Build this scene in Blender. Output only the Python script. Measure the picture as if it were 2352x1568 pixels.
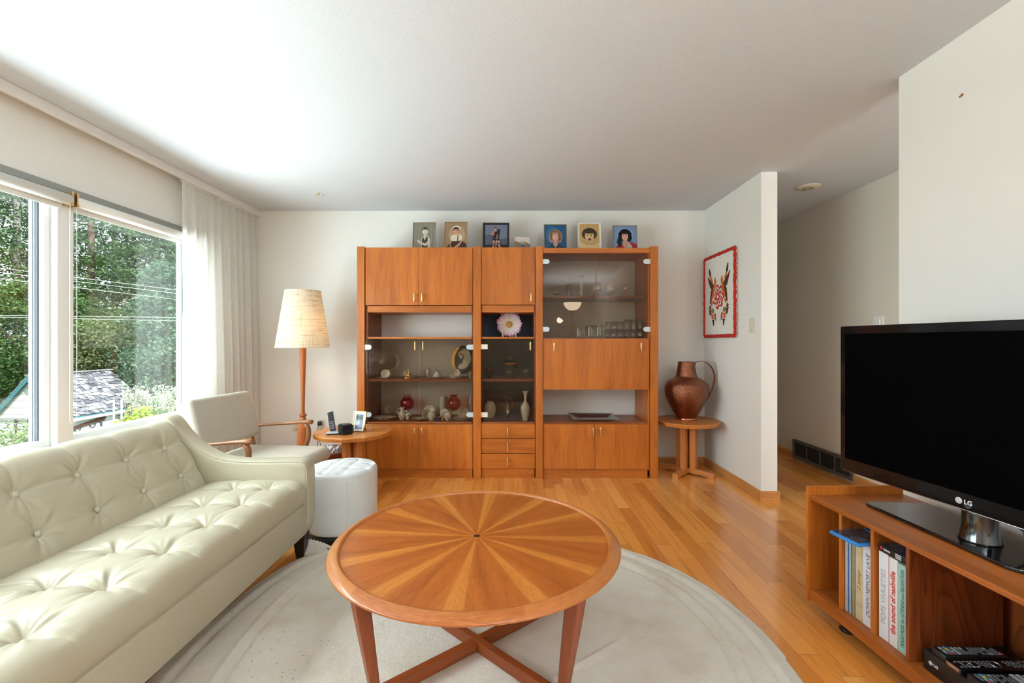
import bpy, bmesh, math, random
import numpy as np
from mathutils import Matrix, Vector
for o in list(bpy.data.objects): bpy.data.objects.remove(o, do_unlink=True)
SC = bpy.context.scene
COL = SC.collection
R = math.radians
random.seed(7)

# ------------------------------------------------------------------ camera
F = 1045.0; CH = 1.18
cam = bpy.data.cameras.new('camera'); cam.lens = 16.0; cam.sensor_width = 36.0; cam.clip_start = 0.02; cam.clip_end = 300
co = bpy.data.objects.new('camera', cam); COL.objects.link(co)
co.location = (0, 0, CH); co.rotation_euler = (R(90), 0, R(0.2)); SC.camera = co

# ------------------------------------------------------------------ exposure, world, sun, daylight fill lamps
SC.view_settings.view_transform = 'Standard'; SC.view_settings.look = 'None'
SC.view_settings.gamma = 1.0; SC.view_settings.exposure = 0.27; SC.view_settings.use_curve_mapping = False
SC.cycles.transparent_max_bounces = 48
W = bpy.data.worlds.new('world'); SC.world = W; W.use_nodes = True
bg = W.node_tree.nodes['Background']; bg.inputs[0].default_value = (0.86, 0.93, 1.0, 1); bg.inputs[1].default_value = 1.7
def sun(name, rot, e, ang, c):
    l = bpy.data.lights.new(name, 'SUN'); l.energy = e; l.angle = ang; l.color = c
    o = bpy.data.objects.new(name, l); COL.objects.link(o); o.rotation_euler = rot; o.location = (4, -4, 9)
sun('sun', (R(44), 0, R(62)), 6.5, R(1.2), (1, 0.96, 0.88))
def area(name, loc, target, sx, sy, e, c):
    l = bpy.data.lights.new(name, 'AREA'); l.shape = 'RECTANGLE'; l.size = sx; l.size_y = sy; l.energy = e; l.color = c
    o = bpy.data.objects.new(name, l); COL.objects.link(o); o.location = loc
    o.rotation_euler = (Vector(target) - Vector(loc)).to_track_quat('-Z', 'Y').to_euler()
# unseen area lamps added in place of open sky and ground bounce
area('sky_fill', (-4.6, 1.9, 4.1), (-0.9, 1.9, 0.6), 5.0, 2.2, 600, (0.80, 0.93, 1.0))
area('ground_bounce_fill', (-4.4, 1.9, -0.9), (0.2, 2.0, 2.44), 5.0, 1.8, 520, (0.84, 0.94, 1.0))
area('window_side_fill', (-3.5, 0.5, 1.45), (0.5, 2.6, 1.3), 3.0, 2.4, 170, (0.80, 0.93, 1.0))  # unseen panel added outside the nearer window to brighten the far walls
area('hall_fill', (2.25, 0.2, 1.5), (2.84, 2.6, 1.2), 0.6, 1.6, 24, (0.95, 0.97, 1.0))  # added area lamp that lifts the dark hall; no entry opening is built

# ------------------------------------------------------------------ helpers
def P(px, py, D):
    return ((px - 1176) / F * D, D, CH - (py - 784) / F * D)
class MB:
    def __init__(s): s.v = []; s.f = []; s.m = []; s.sm = []; s.mats = []; s.cur = 0; s.M = None
    def mat(s, m):
        if m not in s.mats: s.mats.append(m)
        s.cur = s.mats.index(m); return s
    def add(s, vs, fs, smooth=False, M=None):
        b = len(s.v)
        for v in vs:
            v = Vector(v)
            if M is not None: v = M @ v
            if s.M is not None: v = s.M @ v
            s.v.append(v)
        for f in fs: s.f.append([i + b for i in f]); s.m.append(s.cur); s.sm.append(smooth)
        return s
    def box(s, x0, x1, y0, y1, z0, z1, M=None):
        vs = [(x, y, z) for z in (z0, z1) for y in (y0, y1) for x in (x0, x1)]
        return s.add(vs, [(0,2,3,1),(4,5,7,6),(0,1,5,4),(2,6,7,3),(0,4,6,2),(1,3,7,5)], False, M)
    def rbox(s, x0, x1, y0, y1, z0, z1, r, seg=3, M=None):
        bm = bmesh.new(); bmesh.ops.create_cube(bm, size=1)
        for v in bm.verts: v.co = Vector(((x0+x1)/2 + v.co.x*(x1-x0), (y0+y1)/2 + v.co.y*(y1-y0), (z0+z1)/2 + v.co.z*(z1-z0)))
        bmesh.ops.bevel(bm, geom=bm.edges[:], offset=r, segments=seg, profile=0.5, affect='EDGES')
        bm.verts.index_update()
        s.add([v.co.copy() for v in bm.verts], [[v.index for v in f.verts] for f in bm.faces], True, M); bm.free(); return s
    def prism(s, pts, axis, a, b, M=None, smooth=False):
        """pts: 2D outline; axis 0: (y,z) along x; 1: (x,z) along y; 2: (x,y) along z"""
        n = len(pts)
        def mk(p, t): return (t, p[0], p[1]) if axis == 0 else ((p[0], t, p[1]) if axis == 1 else (p[0], p[1], t))
        vs = [mk(p, a) for p in pts] + [mk(p, b) for p in pts]
        fs = [list(range(n))[::-1], list(range(n, 2*n))]
        s.add(vs, fs, False, M); k = len(s.v) - 2*n
        for i in range(n):
            s.f.append([k+i, k+(i+1) % n, k+n+(i+1) % n, k+n+i]); s.m.append(s.cur); s.sm.append(smooth)
        return s
    def lathe(s, prof, c=(0, 0, 0), seg=32, M=None, disp=None, smooth=True):
        vs = []; fs = []; n = len(prof)
        for i in range(seg):
            a = 2*math.pi*i/seg
            for (r, z) in prof:
                p = Vector((c[0] + r*math.cos(a), c[1] + r*math.sin(a), c[2] + z))
                if disp: p = p + Vector(disp(r, z, a))
                vs.append(p)
        for i in range(seg):
            j = (i+1) % seg
            for k in range(n-1): fs.append((i*n+k, j*n+k, j*n+k+1, i*n+k+1))
        return s.add(vs, fs, smooth, M)
    def tube(s, pts, r, seg=10, closed=False, M=None, flat=1.0):
        pts = [Vector(p) for p in pts]; n = len(pts)
        rs = r if isinstance(r, (list, tuple)) else [r]*n
        vs = []; fs = []; up = None
        for i, p in enumerate(pts):
            if closed: t = (pts[(i+1) % n] - pts[i-1])
            else: t = pts[min(i+1, n-1)] - pts[max(i-1, 0)]
            t.normalize()
            if up is None: up = Vector((0, 0, 1)) if abs(t.z) < 0.9 else Vector((1, 0, 0))
            a = t.cross(up); a.normalize(); b = a.cross(t); b.normalize(); up = b
            for k in range(seg):
                q = 2*math.pi*k/seg; vs.append(p + a*math.cos(q)*rs[i] + b*math.sin(q)*rs[i]*flat)
        for i in range(n if closed else n-1):
            j = (i+1) % n
            for k in range(seg): l = (k+1) % seg; fs.append((i*seg+k, i*seg+l, j*seg+l, j*seg+k))
        if not closed: fs.append(list(range(seg))[::-1]); fs.append([(n-1)*seg+k for k in range(seg)])
        return s.add(vs, fs, True, M)
    def grid(s, nu, nv, fn, smooth=True, M=None, closeu=False):
        vs = [fn(i/(nu if closeu else nu-1), j/(nv-1)) for i in range(nu) for j in range(nv)]; fs = []
        for i in range(nu if closeu else nu-1):
            k = (i+1) % nu
            for j in range(nv-1): fs.append((i*nv+j, k*nv+j, k*nv+j+1, i*nv+j+1))
        return s.add(vs, fs, smooth, M)
    def ball(s, c, r, seg=16, sc=(1, 1, 1), M=None):
        prof = [(r*math.cos(t)*1.0, r*math.sin(t)) for t in [(-0.5 + i/(seg//2))*math.pi for i in range(seg//2+1)]]
        vs = []; fs = []; n = len(prof)
        for i in range(seg):
            a = 2*math.pi*i/seg
            for (q, z) in prof: vs.append((c[0]+q*math.cos(a)*sc[0], c[1]+q*math.sin(a)*sc[1], c[2]+z*sc[2]))
        for i in range(seg):
            j = (i+1) % seg
            for k in range(n-1): fs.append((i*n+k, j*n+k, j*n+k+1, i*n+k+1))
        return s.add(vs, fs, True, M)
    def build(s, name, m=None, parent=None, world=False, bevel=0, bseg=2, recalc=False, subsurf=0, merge=False):
        me = bpy.data.meshes.new(name)
        off = Vector((0, 0, 0)); loc = None
        if world and parent is not None:
            q = parent
            while q is not None: off += q.location; q = q.parent
        elif parent is None:
            xs = [v.x for v in s.v]; ys = [v.y for v in s.v]; zs = [v.z for v in s.v]
            off = Vector(((min(xs)+max(xs))/2, (min(ys)+max(ys))/2, min(zs))); loc = off.copy()
        me.from_pydata([v - off for v in s.v], [], s.f)
        if m is not None and not s.mats: me.materials.append(m)
        else:
            for q in s.mats: me.materials.append(q)
            me.polygons.foreach_set('material_index', s.m)
        me.polygons.foreach_set('use_smooth', s.sm)
        if recalc or merge:
            bm = bmesh.new(); bm.from_mesh(me)
            if merge: bmesh.ops.remove_doubles(bm, verts=bm.verts, dist=1e-5)
            bmesh.ops.recalc_face_normals(bm, faces=bm.faces); bm.to_mesh(me); bm.free()
        me.update()
        o = bpy.data.objects.new(name, me); COL.objects.link(o)
        if parent is not None: o.parent = parent
        if loc is not None: o.location = loc
        if bevel:
            b = o.modifiers.new('bevel', 'BEVEL'); b.width = bevel; b.segments = bseg; b.limit_method = 'ANGLE'; b.angle_limit = R(40)
        if subsurf:
            b = o.modifiers.new('sub', 'SUBSURF'); b.levels = subsurf; b.render_levels = subsurf
        return o
def thing(name, label, cat, loc=(0, 0, 0), rz=0, group=None):
    o = bpy.data.objects.new(name, None); COL.objects.link(o); o.location = loc; o.rotation_euler = (0, 0, rz)
    o.empty_display_size = 0.1; o['label'] = label; o['category'] = cat
    if group: o['group'] = group
    return o
def tag(o, label, cat, group=None, kind=None):
    o['label'] = label; o['category'] = cat
    if group: o['group'] = group
    if kind: o['kind'] = kind
    return o
def struct(o): o['kind'] = 'structure'; return o
def dup(root, loc, rz=None, label=None, group=None, scale=None):
    def cp(o, par):
        c = o.copy(); COL.objects.link(c); c.parent = par
        for ch in list(o.children): cp(ch, c)
        return c
    r = cp(root, None); r.location = loc
    if rz is not None: r.rotation_euler = (0, 0, rz)
    if scale is not None: r.scale = (scale,)*3
    if label: r['label'] = label
    if group: r['group'] = group
    return r
def text_mb(mb, txt, size, M, mat, depth=0.0004, sx=1.0, font_shear=0, align='CENTER', bold=0):
    c = bpy.data.curves.new('t', 'FONT'); c.body = txt; c.size = size; c.extrude = depth; c.align_x = align; c.align_y = 'CENTER'; c.shear = font_shear; c.offset = bold
    c.resolution_u = 3
    o = bpy.data.objects.new('t', c); COL.objects.link(o)
    bpy.context.view_layer.update()
    dg = bpy.context.evaluated_depsgraph_get(); me = bpy.data.meshes.new_from_object(o.evaluated_get(dg))
    mb.mat(mat); mb.add([Vector((v.co.x*sx, v.co.y, v.co.z)) for v in me.vertices], [list(p.vertices) for p in me.polygons], False, M)
    bpy.data.objects.remove(o, do_unlink=True); bpy.data.curves.remove(c); bpy.data.meshes.remove(me)

# ------------------------------------------------------------------ materials
class NT:
    def __init__(s, name):
        s.m = bpy.data.materials.new(name); s.m.use_nodes = True; s.t = s.m.node_tree; s.n = s.t.nodes; s.l = s.t.links
        s.b = s.n['Principled BSDF']; s.out = s.n['Material Output']
    def node(s, t, **k):
        o = s.n.new(t)
        for a, b in k.items(): setattr(o, a, b)
        return o
    def put(s, sock, v):
        if isinstance(v, bpy.types.NodeSocket): s.l.new(v, sock)
        else: sock.default_value = v
    def math(s, op, a, b=0.0, c=None):
        o = s.node('ShaderNodeMath', operation=op); s.put(o.inputs[0], a); s.put(o.inputs[1], b)
        if c is not None: s.put(o.inputs[2], c)
        return o.outputs[0]
    def coords(s, scale=(1, 1, 1), kind='Object', rot=(0, 0, 0)):
        tc = s.node('ShaderNodeTexCoord'); mp = s.node('ShaderNodeMapping'); s.l.new(tc.outputs[kind], mp.inputs[0])
        mp.inputs['Scale'].default_value = scale; mp.inputs['Rotation'].default_value = rot; return mp.outputs[0]
    def noise(s, vec, scale, detail=3, rough=0.5, dist=0.0):
        o = s.node('ShaderNodeTexNoise'); s.l.new(vec, o.inputs['Vector']); o.inputs['Scale'].default_value = scale
        o.inputs['Detail'].default_value = detail; o.inputs['Roughness'].default_value = rough; o.inputs['Distortion'].default_value = dist
        return o.outputs['Fac']
    def ramp(s, fac, stops):
        o = s.node('ShaderNodeValToRGB'); s.put(o.inputs[0], fac); e = o.color_ramp.elements
        while len(e) < len(stops): e.new(0.5)
        for i, (p, c) in enumerate(stops): e[i].position = p; e[i].color = (c[0], c[1], c[2], 1)
        return o.outputs[0]
    def mix(s, fac, a, b, mode='MIX'):
        o = s.node('ShaderNodeMix', data_type='RGBA', blend_type=mode); s.put(o.inputs[0], fac)
        s.put(o.inputs[6], a if isinstance(a, bpy.types.NodeSocket) else (*a[:3], 1)); s.put(o.inputs[7], b if isinstance(b, bpy.types.NodeSocket) else (*b[:3], 1))
        return o.outputs[2]
    def bump(s, h, strength=0.2, dist=0.01):
        o = s.node('ShaderNodeBump'); s.l.new(h, o.inputs['Height']); o.inputs['Strength'].default_value = strength; o.inputs['Distance'].default_value = dist
        s.l.new(o.outputs[0], s.b.inputs['Normal']); return o
def srgb(r, g, b):
    f = lambda c: (c/255/12.92) if c/255 <= 0.04045 else ((c/255+0.055)/1.055)**2.4
    return (f(r), f(g), f(b))
def pm(name, c, rough=0.5, metal=0.0, bump=None, coat=0, spec=None, emit=None, var=0.0, vscale=20, trans=0):
    t = NT(name); b = t.b; b.inputs['Roughness'].default_value = rough; b.inputs['Metallic'].default_value = metal
    v = None
    if var:
        v = t.noise(t.coords(), vscale, 3); c2 = [max(0, x*(1-var)) for x in c]; c3 = [min(1, x*(1+var)) for x in c]
        t.l.new(t.ramp(v, [(0.3, c2), (0.7, c3)]), b.inputs['Base Color'])
    else: b.inputs['Base Color'].default_value = (*c, 1)
    if bump: t.bump(t.noise(t.coords(), bump[0], 4), bump[1], bump[2])
    if coat: b.inputs['Coat Weight'].default_value = coat; b.inputs['Coat Roughness'].default_value = 0.08
    if spec is not None: b.inputs['Specular IOR Level'].default_value = spec
    if emit: b.inputs['Emission Color'].default_value = (*emit[0], 1); b.inputs['Emission Strength'].default_value = emit[1]
    if trans: b.inputs['Transmission Weight'].default_value = trans
    return t.m
def teak(name, axis, dark, light, rough=0.38, coat=0.08, figure=0.5, fine=170):
    """oiled wood veneer with the grain along one object axis"""
    t = NT(name); sc = [1, 1, 1]; sc2 = [1, 1, 1]; sc3 = [9, 9, 9]
    a = 'xyz'.index(axis); sc[a] = 0.09; sc2[a] = 0.03; sc3[a] = 0.9
    oi = t.node('ShaderNodeObjectInfo')
    tc = t.node('ShaderNodeTexCoord'); ad = t.node('ShaderNodeVectorMath', operation='ADD'); t.l.new(tc.outputs['Object'], ad.inputs[0])
    cb = t.node('ShaderNodeCombineXYZ'); r = t.math('MULTIPLY', oi.outputs['Random'], 13.0)
    for i in range(3): t.l.new(r, cb.inputs[i])
    t.l.new(cb.outputs[0], ad.inputs[1])
    def mp(s):
        m = t.node('ShaderNodeMapping'); m.inputs['Scale'].default_value = s; t.l.new(ad.outputs[0], m.inputs[0]); return m.outputs[0]
    n1 = t.noise(mp(sc), 11, 3, 0.55, 0.5); n2 = t.noise(mp(sc2), fine, 2, 0.6)
    n3 = t.noise(mp([x*0.33 for x in sc3]), 1.4, 2, 0.5, 0.8)
    rings = t.math('FRACT', t.math('MULTIPLY', n3, 16.0)); rings = t.math('POWER', rings, 3.0)
    f = t.math('ADD', t.math('MULTIPLY', n1, 0.62), t.math('MULTIPLY', n2, 0.38))
    f = t.math('SUBTRACT', f, t.math('MULTIPLY', rings, 0.12*figure))
    mid = [(x+y)/2 for x, y in zip(dark, light)]
    c = t.ramp(f, [(0.32, dark), (0.5, mid), (0.68, light)])
    t.l.new(c, t.b.inputs['Base Color']); t.b.inputs['Roughness'].default_value = rough
    t.b.inputs['Coat Weight'].default_value = coat; t.b.inputs['Coat Roughness'].default_value = 0.2; t.b.inputs['Specular IOR Level'].default_value = 0.35
    t.bump(n2, 0.06, 0.001); return t.m
TD = (0.37, 0.095, 0.010); TL = (0.66, 0.205, 0.028)
TKZ = teak('teak_vertical', 'z', TD, TL); TKX = teak('teak_across', 'x', TD, TL); TKY = teak('teak_deep', 'y', TD, TL)
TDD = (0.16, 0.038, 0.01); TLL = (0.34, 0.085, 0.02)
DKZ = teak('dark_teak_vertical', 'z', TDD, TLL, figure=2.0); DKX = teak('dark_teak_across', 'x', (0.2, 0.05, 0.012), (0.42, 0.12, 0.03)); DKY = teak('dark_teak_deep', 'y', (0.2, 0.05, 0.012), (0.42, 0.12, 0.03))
EDG = teak('teak_edge', 'x', (0.45, 0.14, 0.035), (0.68, 0.25, 0.07), figure=0)
OAKX = teak('oak_trim_across', 'x', (0.50, 0.19, 0.05), (0.72, 0.33, 0.10)); OAKY = teak('oak_trim_deep', 'y', (0.50, 0.19, 0.05), (0.72, 0.33, 0.10))
PNZ = teak('side_table_wood_vertical', 'z', (0.42, 0.13, 0.028), (0.72, 0.28, 0.07)); PNX = teak('side_table_wood_across', 'x', (0.46, 0.145, 0.03), (0.76, 0.30, 0.072))
def wallmat(name, c, bs=260, st=0.05):
    t = NT(name); t.b.inputs['Base Color'].default_value = (*c, 1); t.b.inputs['Roughness'].default_value = 0.75
    v = t.coords(); n = t.noise(v, bs, 3); t.bump(n, st, 0.004)
    w = t.noise(v, 1.3, 2); t.l.new(t.mix(w, [x*0.97 for x in c], [min(1, x*1.02) for x in c]), t.b.inputs['Base Color']); return t.m
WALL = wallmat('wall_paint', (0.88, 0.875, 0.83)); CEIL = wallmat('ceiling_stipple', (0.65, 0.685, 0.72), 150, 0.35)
HALLW = wallmat('hall_paint', (0.78, 0.73, 0.63))
WHITE = pm('white_vinyl', (0.86, 0.86, 0.85), 0.35); OFFW = pm('off_white_plastic', (0.78, 0.74, 0.62), 0.4)
GASK = pm('dark_gasket', (0.10, 0.12, 0.14), 0.5); ALU = pm('aged_aluminium', (0.35, 0.36, 0.33), 0.45, 0.6)
BRASS = pm('brass', (0.75, 0.55, 0.28), 0.28, 1.0); GOLD = pm('gold', (0.85, 0.55, 0.15), 0.2, 1.0)
CHROME = pm('brushed_steel', (0.72, 0.76, 0.8), 0.25, 1.0); HINGE = pm('satin_hinge', (0.62, 0.72, 0.78), 0.35, 0.3); CREAMH = pm('cream_hinge', (0.85, 0.8, 0.66), 0.4)
BLACK = pm('black_plastic', (0.012, 0.012, 0.013), 0.35); GLOSSB = pm('gloss_black', (0.006, 0.006, 0.007), 0.06, coat=0.5); BEZ = pm('bezel_black', (0.006, 0.005, 0.006), 0.12, spec=0.18); SCREEN = pm('tv_screen_black', (0.0006, 0.0006, 0.0006), 0.5, spec=0.02)
MATTEB = pm('matte_black', (0.01, 0.01, 0.01), 0.7)
def thin_glass(name, tint, base=0.04, edge=0.5, rough=0.0, gc=(1, 1, 1), power=3.0):
    t = NT(name); t.n.remove(t.b)
    tr = t.node('ShaderNodeBsdfTransparent'); tr.inputs[0].default_value = (*tint, 1)
    gl = t.node('ShaderNodeBsdfGlossy'); gl.inputs['Roughness'].default_value = rough; gl.inputs[0].default_value = (*gc, 1)
    lw = t.node('ShaderNodeLayerWeight'); lw.inputs[0].default_value = 0.5
    f = t.math('ADD', t.math('MULTIPLY', t.math('POWER', lw.outputs['Facing'], power), edge), base)
    mx = t.node('ShaderNodeMixShader'); t.l.new(f, mx.inputs[0]); t.l.new(tr.outputs[0], mx.inputs[1]); t.l.new(gl.outputs[0], mx.inputs[2])
    t.l.new(mx.outputs[0], t.out.inputs[0]); return t.m
PANE = thin_glass('window_glass', (0.96, 0.98, 0.97), 0.03, 0.35); SMOKE = thin_glass('smoked_glass', (0.80, 0.76, 0.70), 0.018, 0.3)
CRYS = thin_glass('clear_glassware', (0.97, 0.98, 0.98), 0.10, 0.55, 0.04, power=3); REDG = thin_glass('cranberry_glass', (0.80, 0.05, 0.13), 0.12, 0.4, 0.02, (1, 0.6, 0.6))
DKRED = thin_glass('ruby_dark_glass', (0.3, 0.02, 0.02), 0.15, 0.4, 0.02, (1, 0.4, 0.3)); GRNG = thin_glass('green_glass', (0.02, 0.16, 0.07), 0.15, 0.4, 0.02, (0.6, 1, 0.7)); BLUG = thin_glass('blue_grey_glass', (0.25, 0.35, 0.42), 0.15, 0.4, 0.02)
PORC = pm('porcelain', (0.78, 0.76, 0.72), 0.18, coat=0.5, var=0.04); CREAMP = pm('cream_porcelain', (0.7, 0.66, 0.55), 0.2, coat=0.5)
FLORAL = None
def floral():
    t = NT('floral_porcelain'); v = t.coords(); n = t.noise(v, 45, 2, 0.5); m = t.noise(v, 60, 1)
    c = t.mix(t.math('GREATER_THAN', n, 0.62), (0.78, 0.75, 0.7), (0.45, 0.2, 0.18)); c = t.mix(t.math('GREATER_THAN', m, 0.66), c, (0.2, 0.3, 0.15))
    t.l.new(c, t.b.inputs['Base Color']); t.b.inputs['Roughness'].default_value = 0.2; return t.m
FLORAL = floral()
def leathermat(name, c, rough):
    t = NT(name); v = t.coords(); n = t.noise(v, 420, 2); b = t.noise(v, 6, 4, 0.6, 0.8); w = t.noise(v, 2.2, 2)
    t.l.new(t.mix(w, [x*0.94 for x in c], [min(1, x*1.05) for x in c]), t.b.inputs['Base Color'])
    t.b.inputs['Roughness'].default_value = rough; t.l.new(t.math('ADD', t.math('MULTIPLY', b, 0.15), rough-0.07), t.b.inputs['Roughness'])
    h = t.math('ADD', t.math('MULTIPLY', n, 0.05), t.math('MULTIPLY', b, 0.9)); t.bump(h, 0.22, 0.012); return t.m
LEATH = leathermat('cream_leather', (0.50, 0.45, 0.325), 0.40); LEATHW = leathermat('white_leather', (0.74, 0.76, 0.75), 0.34); SEAM = pm('leather_seam', (0.34, 0.31, 0.24), 0.6)
CHAIRL = leathermat('beige_leather', (0.56, 0.52, 0.43), 0.5)
# ------------------------------------------------------------------ room shell
YB = 4.39; ZC = 2.44; XW = -2.56; XR = 1.84; XH = 2.84; YR = -3.4
def floormat():
    t = NT('hardwood_floor'); tc = t.node('ShaderNodeTexCoord'); sp = t.node('ShaderNodeSeparateXYZ'); g = t.node('ShaderNodeNewGeometry'); t.l.new(g.outputs['Position'], sp.inputs[0])
    u = t.math('DIVIDE', sp.outputs[0], 0.0825); row = t.math('FLOOR', u)
    wn = t.node('ShaderNodeTexWhiteNoise', noise_dimensions='1D'); t.l.new(row, wn.inputs['W'])
    v = t.math('ADD', t.math('DIVIDE', sp.outputs[1], 0.95), t.math('MULTIPLY', wn.outputs['Value'], 9.0)); pid = t.math('FLOOR', v)
    cb = t.node('ShaderNodeCombineXYZ'); t.l.new(row, cb.inputs[0]); t.l.new(pid, cb.inputs[1])
    w2 = t.node('ShaderNodeTexWhiteNoise', noise_dimensions='2D'); t.l.new(cb.outputs[0], w2.inputs['Vector'])
    fu = t.math('FRACT', u); fv = t.math('FRACT', v)
    du = t.math('MINIMUM', fu, t.math('SUBTRACT', 1.0, fu)); dv = t.math('MINIMUM', fv, t.math('SUBTRACT', 1.0, fv))
    gap = t.math('MAXIMUM', t.math('LESS_THAN', du, 0.010), t.math('LESS_THAN', dv, 0.0011))
    c2 = t.node('ShaderNodeCombineXYZ'); t.l.new(t.math('ADD', t.math('MULTIPLY', sp.outputs[0], 1.0), t.math('MULTIPLY', w2.outputs['Value'], 7.0)), c2.inputs[0])
    t.l.new(t.math('MULTIPLY', sp.outputs[1], 0.07), c2.inputs[1])
    n1 = t.noise(c2.outputs[0], 26, 3, 0.55, 0.6); n2 = t.noise(c2.outputs[0], 190, 2)
    tone = t.ramp(w2.outputs['Value'], [(0.0, (0.62, 0.21, 0.035)), (0.3, (0.82, 0.31, 0.058)), (0.75, (0.90, 0.37, 0.075)), (1.0, (0.95, 0.44, 0.11))])
    f = t.math('ADD', t.math('MULTIPLY', n1, 0.7), t.math('MULTIPLY', n2, 0.3))
    c = t.mix(1.0, tone, t.ramp(f, [(0.3, (0.72, 0.66, 0.6)), (0.5, (1, 1, 1)), (0.7, (1.0, 1.0, 1.0))]), 'MULTIPLY')
    c = t.mix(t.math('MULTIPLY', gap, 0.6), c, (0.16, 0.05, 0.015)); t.l.new(c, t.b.inputs['Base Color'])
    t.b.inputs['Roughness'].default_value = 0.22; t.b.inputs['Coat Weight'].default_value = 0.5; t.b.inputs['Coat Roughness'].default_value = 0.1
    t.bump(t.math('SUBTRACT', t.noise(c2.outputs[0], 8, 2), gap), 0.05, 0.003); return t.m
FLOOR = floormat()
struct(MB().box(XW-0.3, XH+0.2, YR-0.2, 7.2, -0.2, 0).build('floor', FLOOR))
struct(MB().box(XW-0.3, XH+0.2, YR-0.2, 7.2, ZC, ZC+0.2).build('ceiling', CEIL))
struct(MB().box(XW-0.3, XR, YB, YB+0.15, 0, ZC).build('wall_back', WALL))
struct(MB().box(XR, XR+0.12, 3.39, YB, 0, ZC).box(XR, XR+0.12, YB, 7, 0, ZC).build('wall_partition', WALL))
struct(MB().box(XR, XR+0.12, YR, 2.18, 0, ZC).build('wall_right', WALL))
struct(MB().box(XH, XH+0.12, -0.2, 7.0, 0, ZC).build('wall_hall', HALLW))
struct(MB().box(XR+0.12, XH, 7.0, 7.15, 0, ZC).build('wall_hall_end', HALLW))
struct(MB().box(XR+0.12, XH, -0.3, -0.15, 0, ZC).build('wall_hall_front', HALLW))
struct(MB().box(XW-0.3, XR+0.12, YR-0.15, YR, 0, ZC).build('wall_rear', WALL))
# window wall with three openings
WZ0, WZ1 = 0.58, 2.045
ops = [(-0.4, 2.54), (2.635, 3.66)]
mb = MB(); mb.box(XW-0.16, XW, YR, YB, 0, WZ0); mb.box(XW-0.16, XW, YR, YB, WZ1, ZC)
for a, b in ((YR, -0.4), (3.66, YB)): mb.box(XW-0.16, XW, a, b, WZ0, WZ1)
struct(mb.build('wall_left', WALL))
struct(MB().box(XW-0.16, XW+0.005, 2.54, 2.635, WZ0, WZ1).build('trim_1', WHITE, bevel=0.004))
for i, (a, b) in enumerate(((-0.4, 2.54), (2.635, 3.66))):
    w = thing('window_%d' % (i+1), 'x', 'window', (XW-0.08, (a+b)/2, WZ0)); del w['label']; del w['category']; w['kind'] = 'structure'
    f = MB(); t = 0.032; x0, x1 = XW-0.11, XW-0.035
    f.box(x0, x1, a, a+t, WZ0, WZ1); f.box(x0, x1, b-t, b, WZ0, WZ1); f.box(x0, x1, a+t, b-t, WZ0, WZ0+0.05); f.box(x0, x1, a+t, b-t, WZ1-0.075, WZ1)
    f.build('window_frame', WHITE, w, True, bevel=0.004)
    g = MB()
    for q in (a+t, b-t-0.009): g.box(XW-0.082, XW-0.066, q, q+0.008, WZ0+0.05, WZ1-0.075)
    for q in (a+t+0.013, b-t-0.019): g.box(XW-0.092, XW-0.083, q, q+0.006, WZ0+0.05, WZ1-0.075)
    g.box(XW-0.092, XW-0.06, a+t, b-t, WZ1-0.083, WZ1-0.075); g.build('gasket', GASK, w, True)
    MB().box(XW-0.078, XW-0.072, a+t+0.003, b-t-0.003, WZ0+0.052, WZ1-0.077).build('window_pane', PANE, w, True)
    MB().box(XW-0.02, XW+0.03, a-0.0, b+0.0, WZ0-0.02, WZ0+0.008).build('window_sill', WHITE, w, True, bevel=0.004)
# curtain track board under the ceiling
struct(MB().box(-2.468, -2.445, -3.35, YB, 2.385, ZC).box(-2.56, -2.468, -3.35, YB, 2.425, ZC).build('trim_2', WHITE, bevel=0.003))
# head rail channel above the windows
struct(MB().box(XW, XW+0.02, -0.5, 3.72, 2.035, 2.06).mat(ALU).box(XW, XW+0.035, -0.5, 3.72, 2.018, 2.034).build('trim_3', ALU, bevel=0.002))
# baseboards
def bbprof(t=0.012, h=0.07): return [(0, 0), (t+0.004, 0), (t+0.004, 0.012), (t, 0.02), (t, h-0.014), (t*0.5, h-0.004), (0, h)]
struct(MB().prism([(YB-a, b) for a, b in bbprof()], 0, XW, XR).build('baseboard_back', OAKX, recalc=True))
struct(MB().prism([(XR-a, b) for a, b in bbprof()], 1, 3.39-0.014, YB).build('baseboard_partition', OAKY, recalc=True))
struct(MB().prism([(3.39-a, b) for a, b in bbprof()], 0, XR-0.014, XR+0.134).build('baseboard_end', OAKX, recalc=True))
struct(MB().prism([(XR-a, b) for a, b in bbprof()], 1, YR, 2.18).build('baseboard_right', OAKY, recalc=True))
struct(MB().prism([(XH-a, b) for a, b in bbprof()], 1, -0.1, 3.80).prism([(XH-a, b) for a, b in bbprof()], 1, 4.61, 7.0).build('baseboard_hall', OAKY, recalc=True))
struct(MB().prism([(XR+0.12+a, b) for a, b in bbprof()], 1, 3.39-0.014, 7.0).build('baseboard_hall_side', OAKY, recalc=True))

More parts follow.
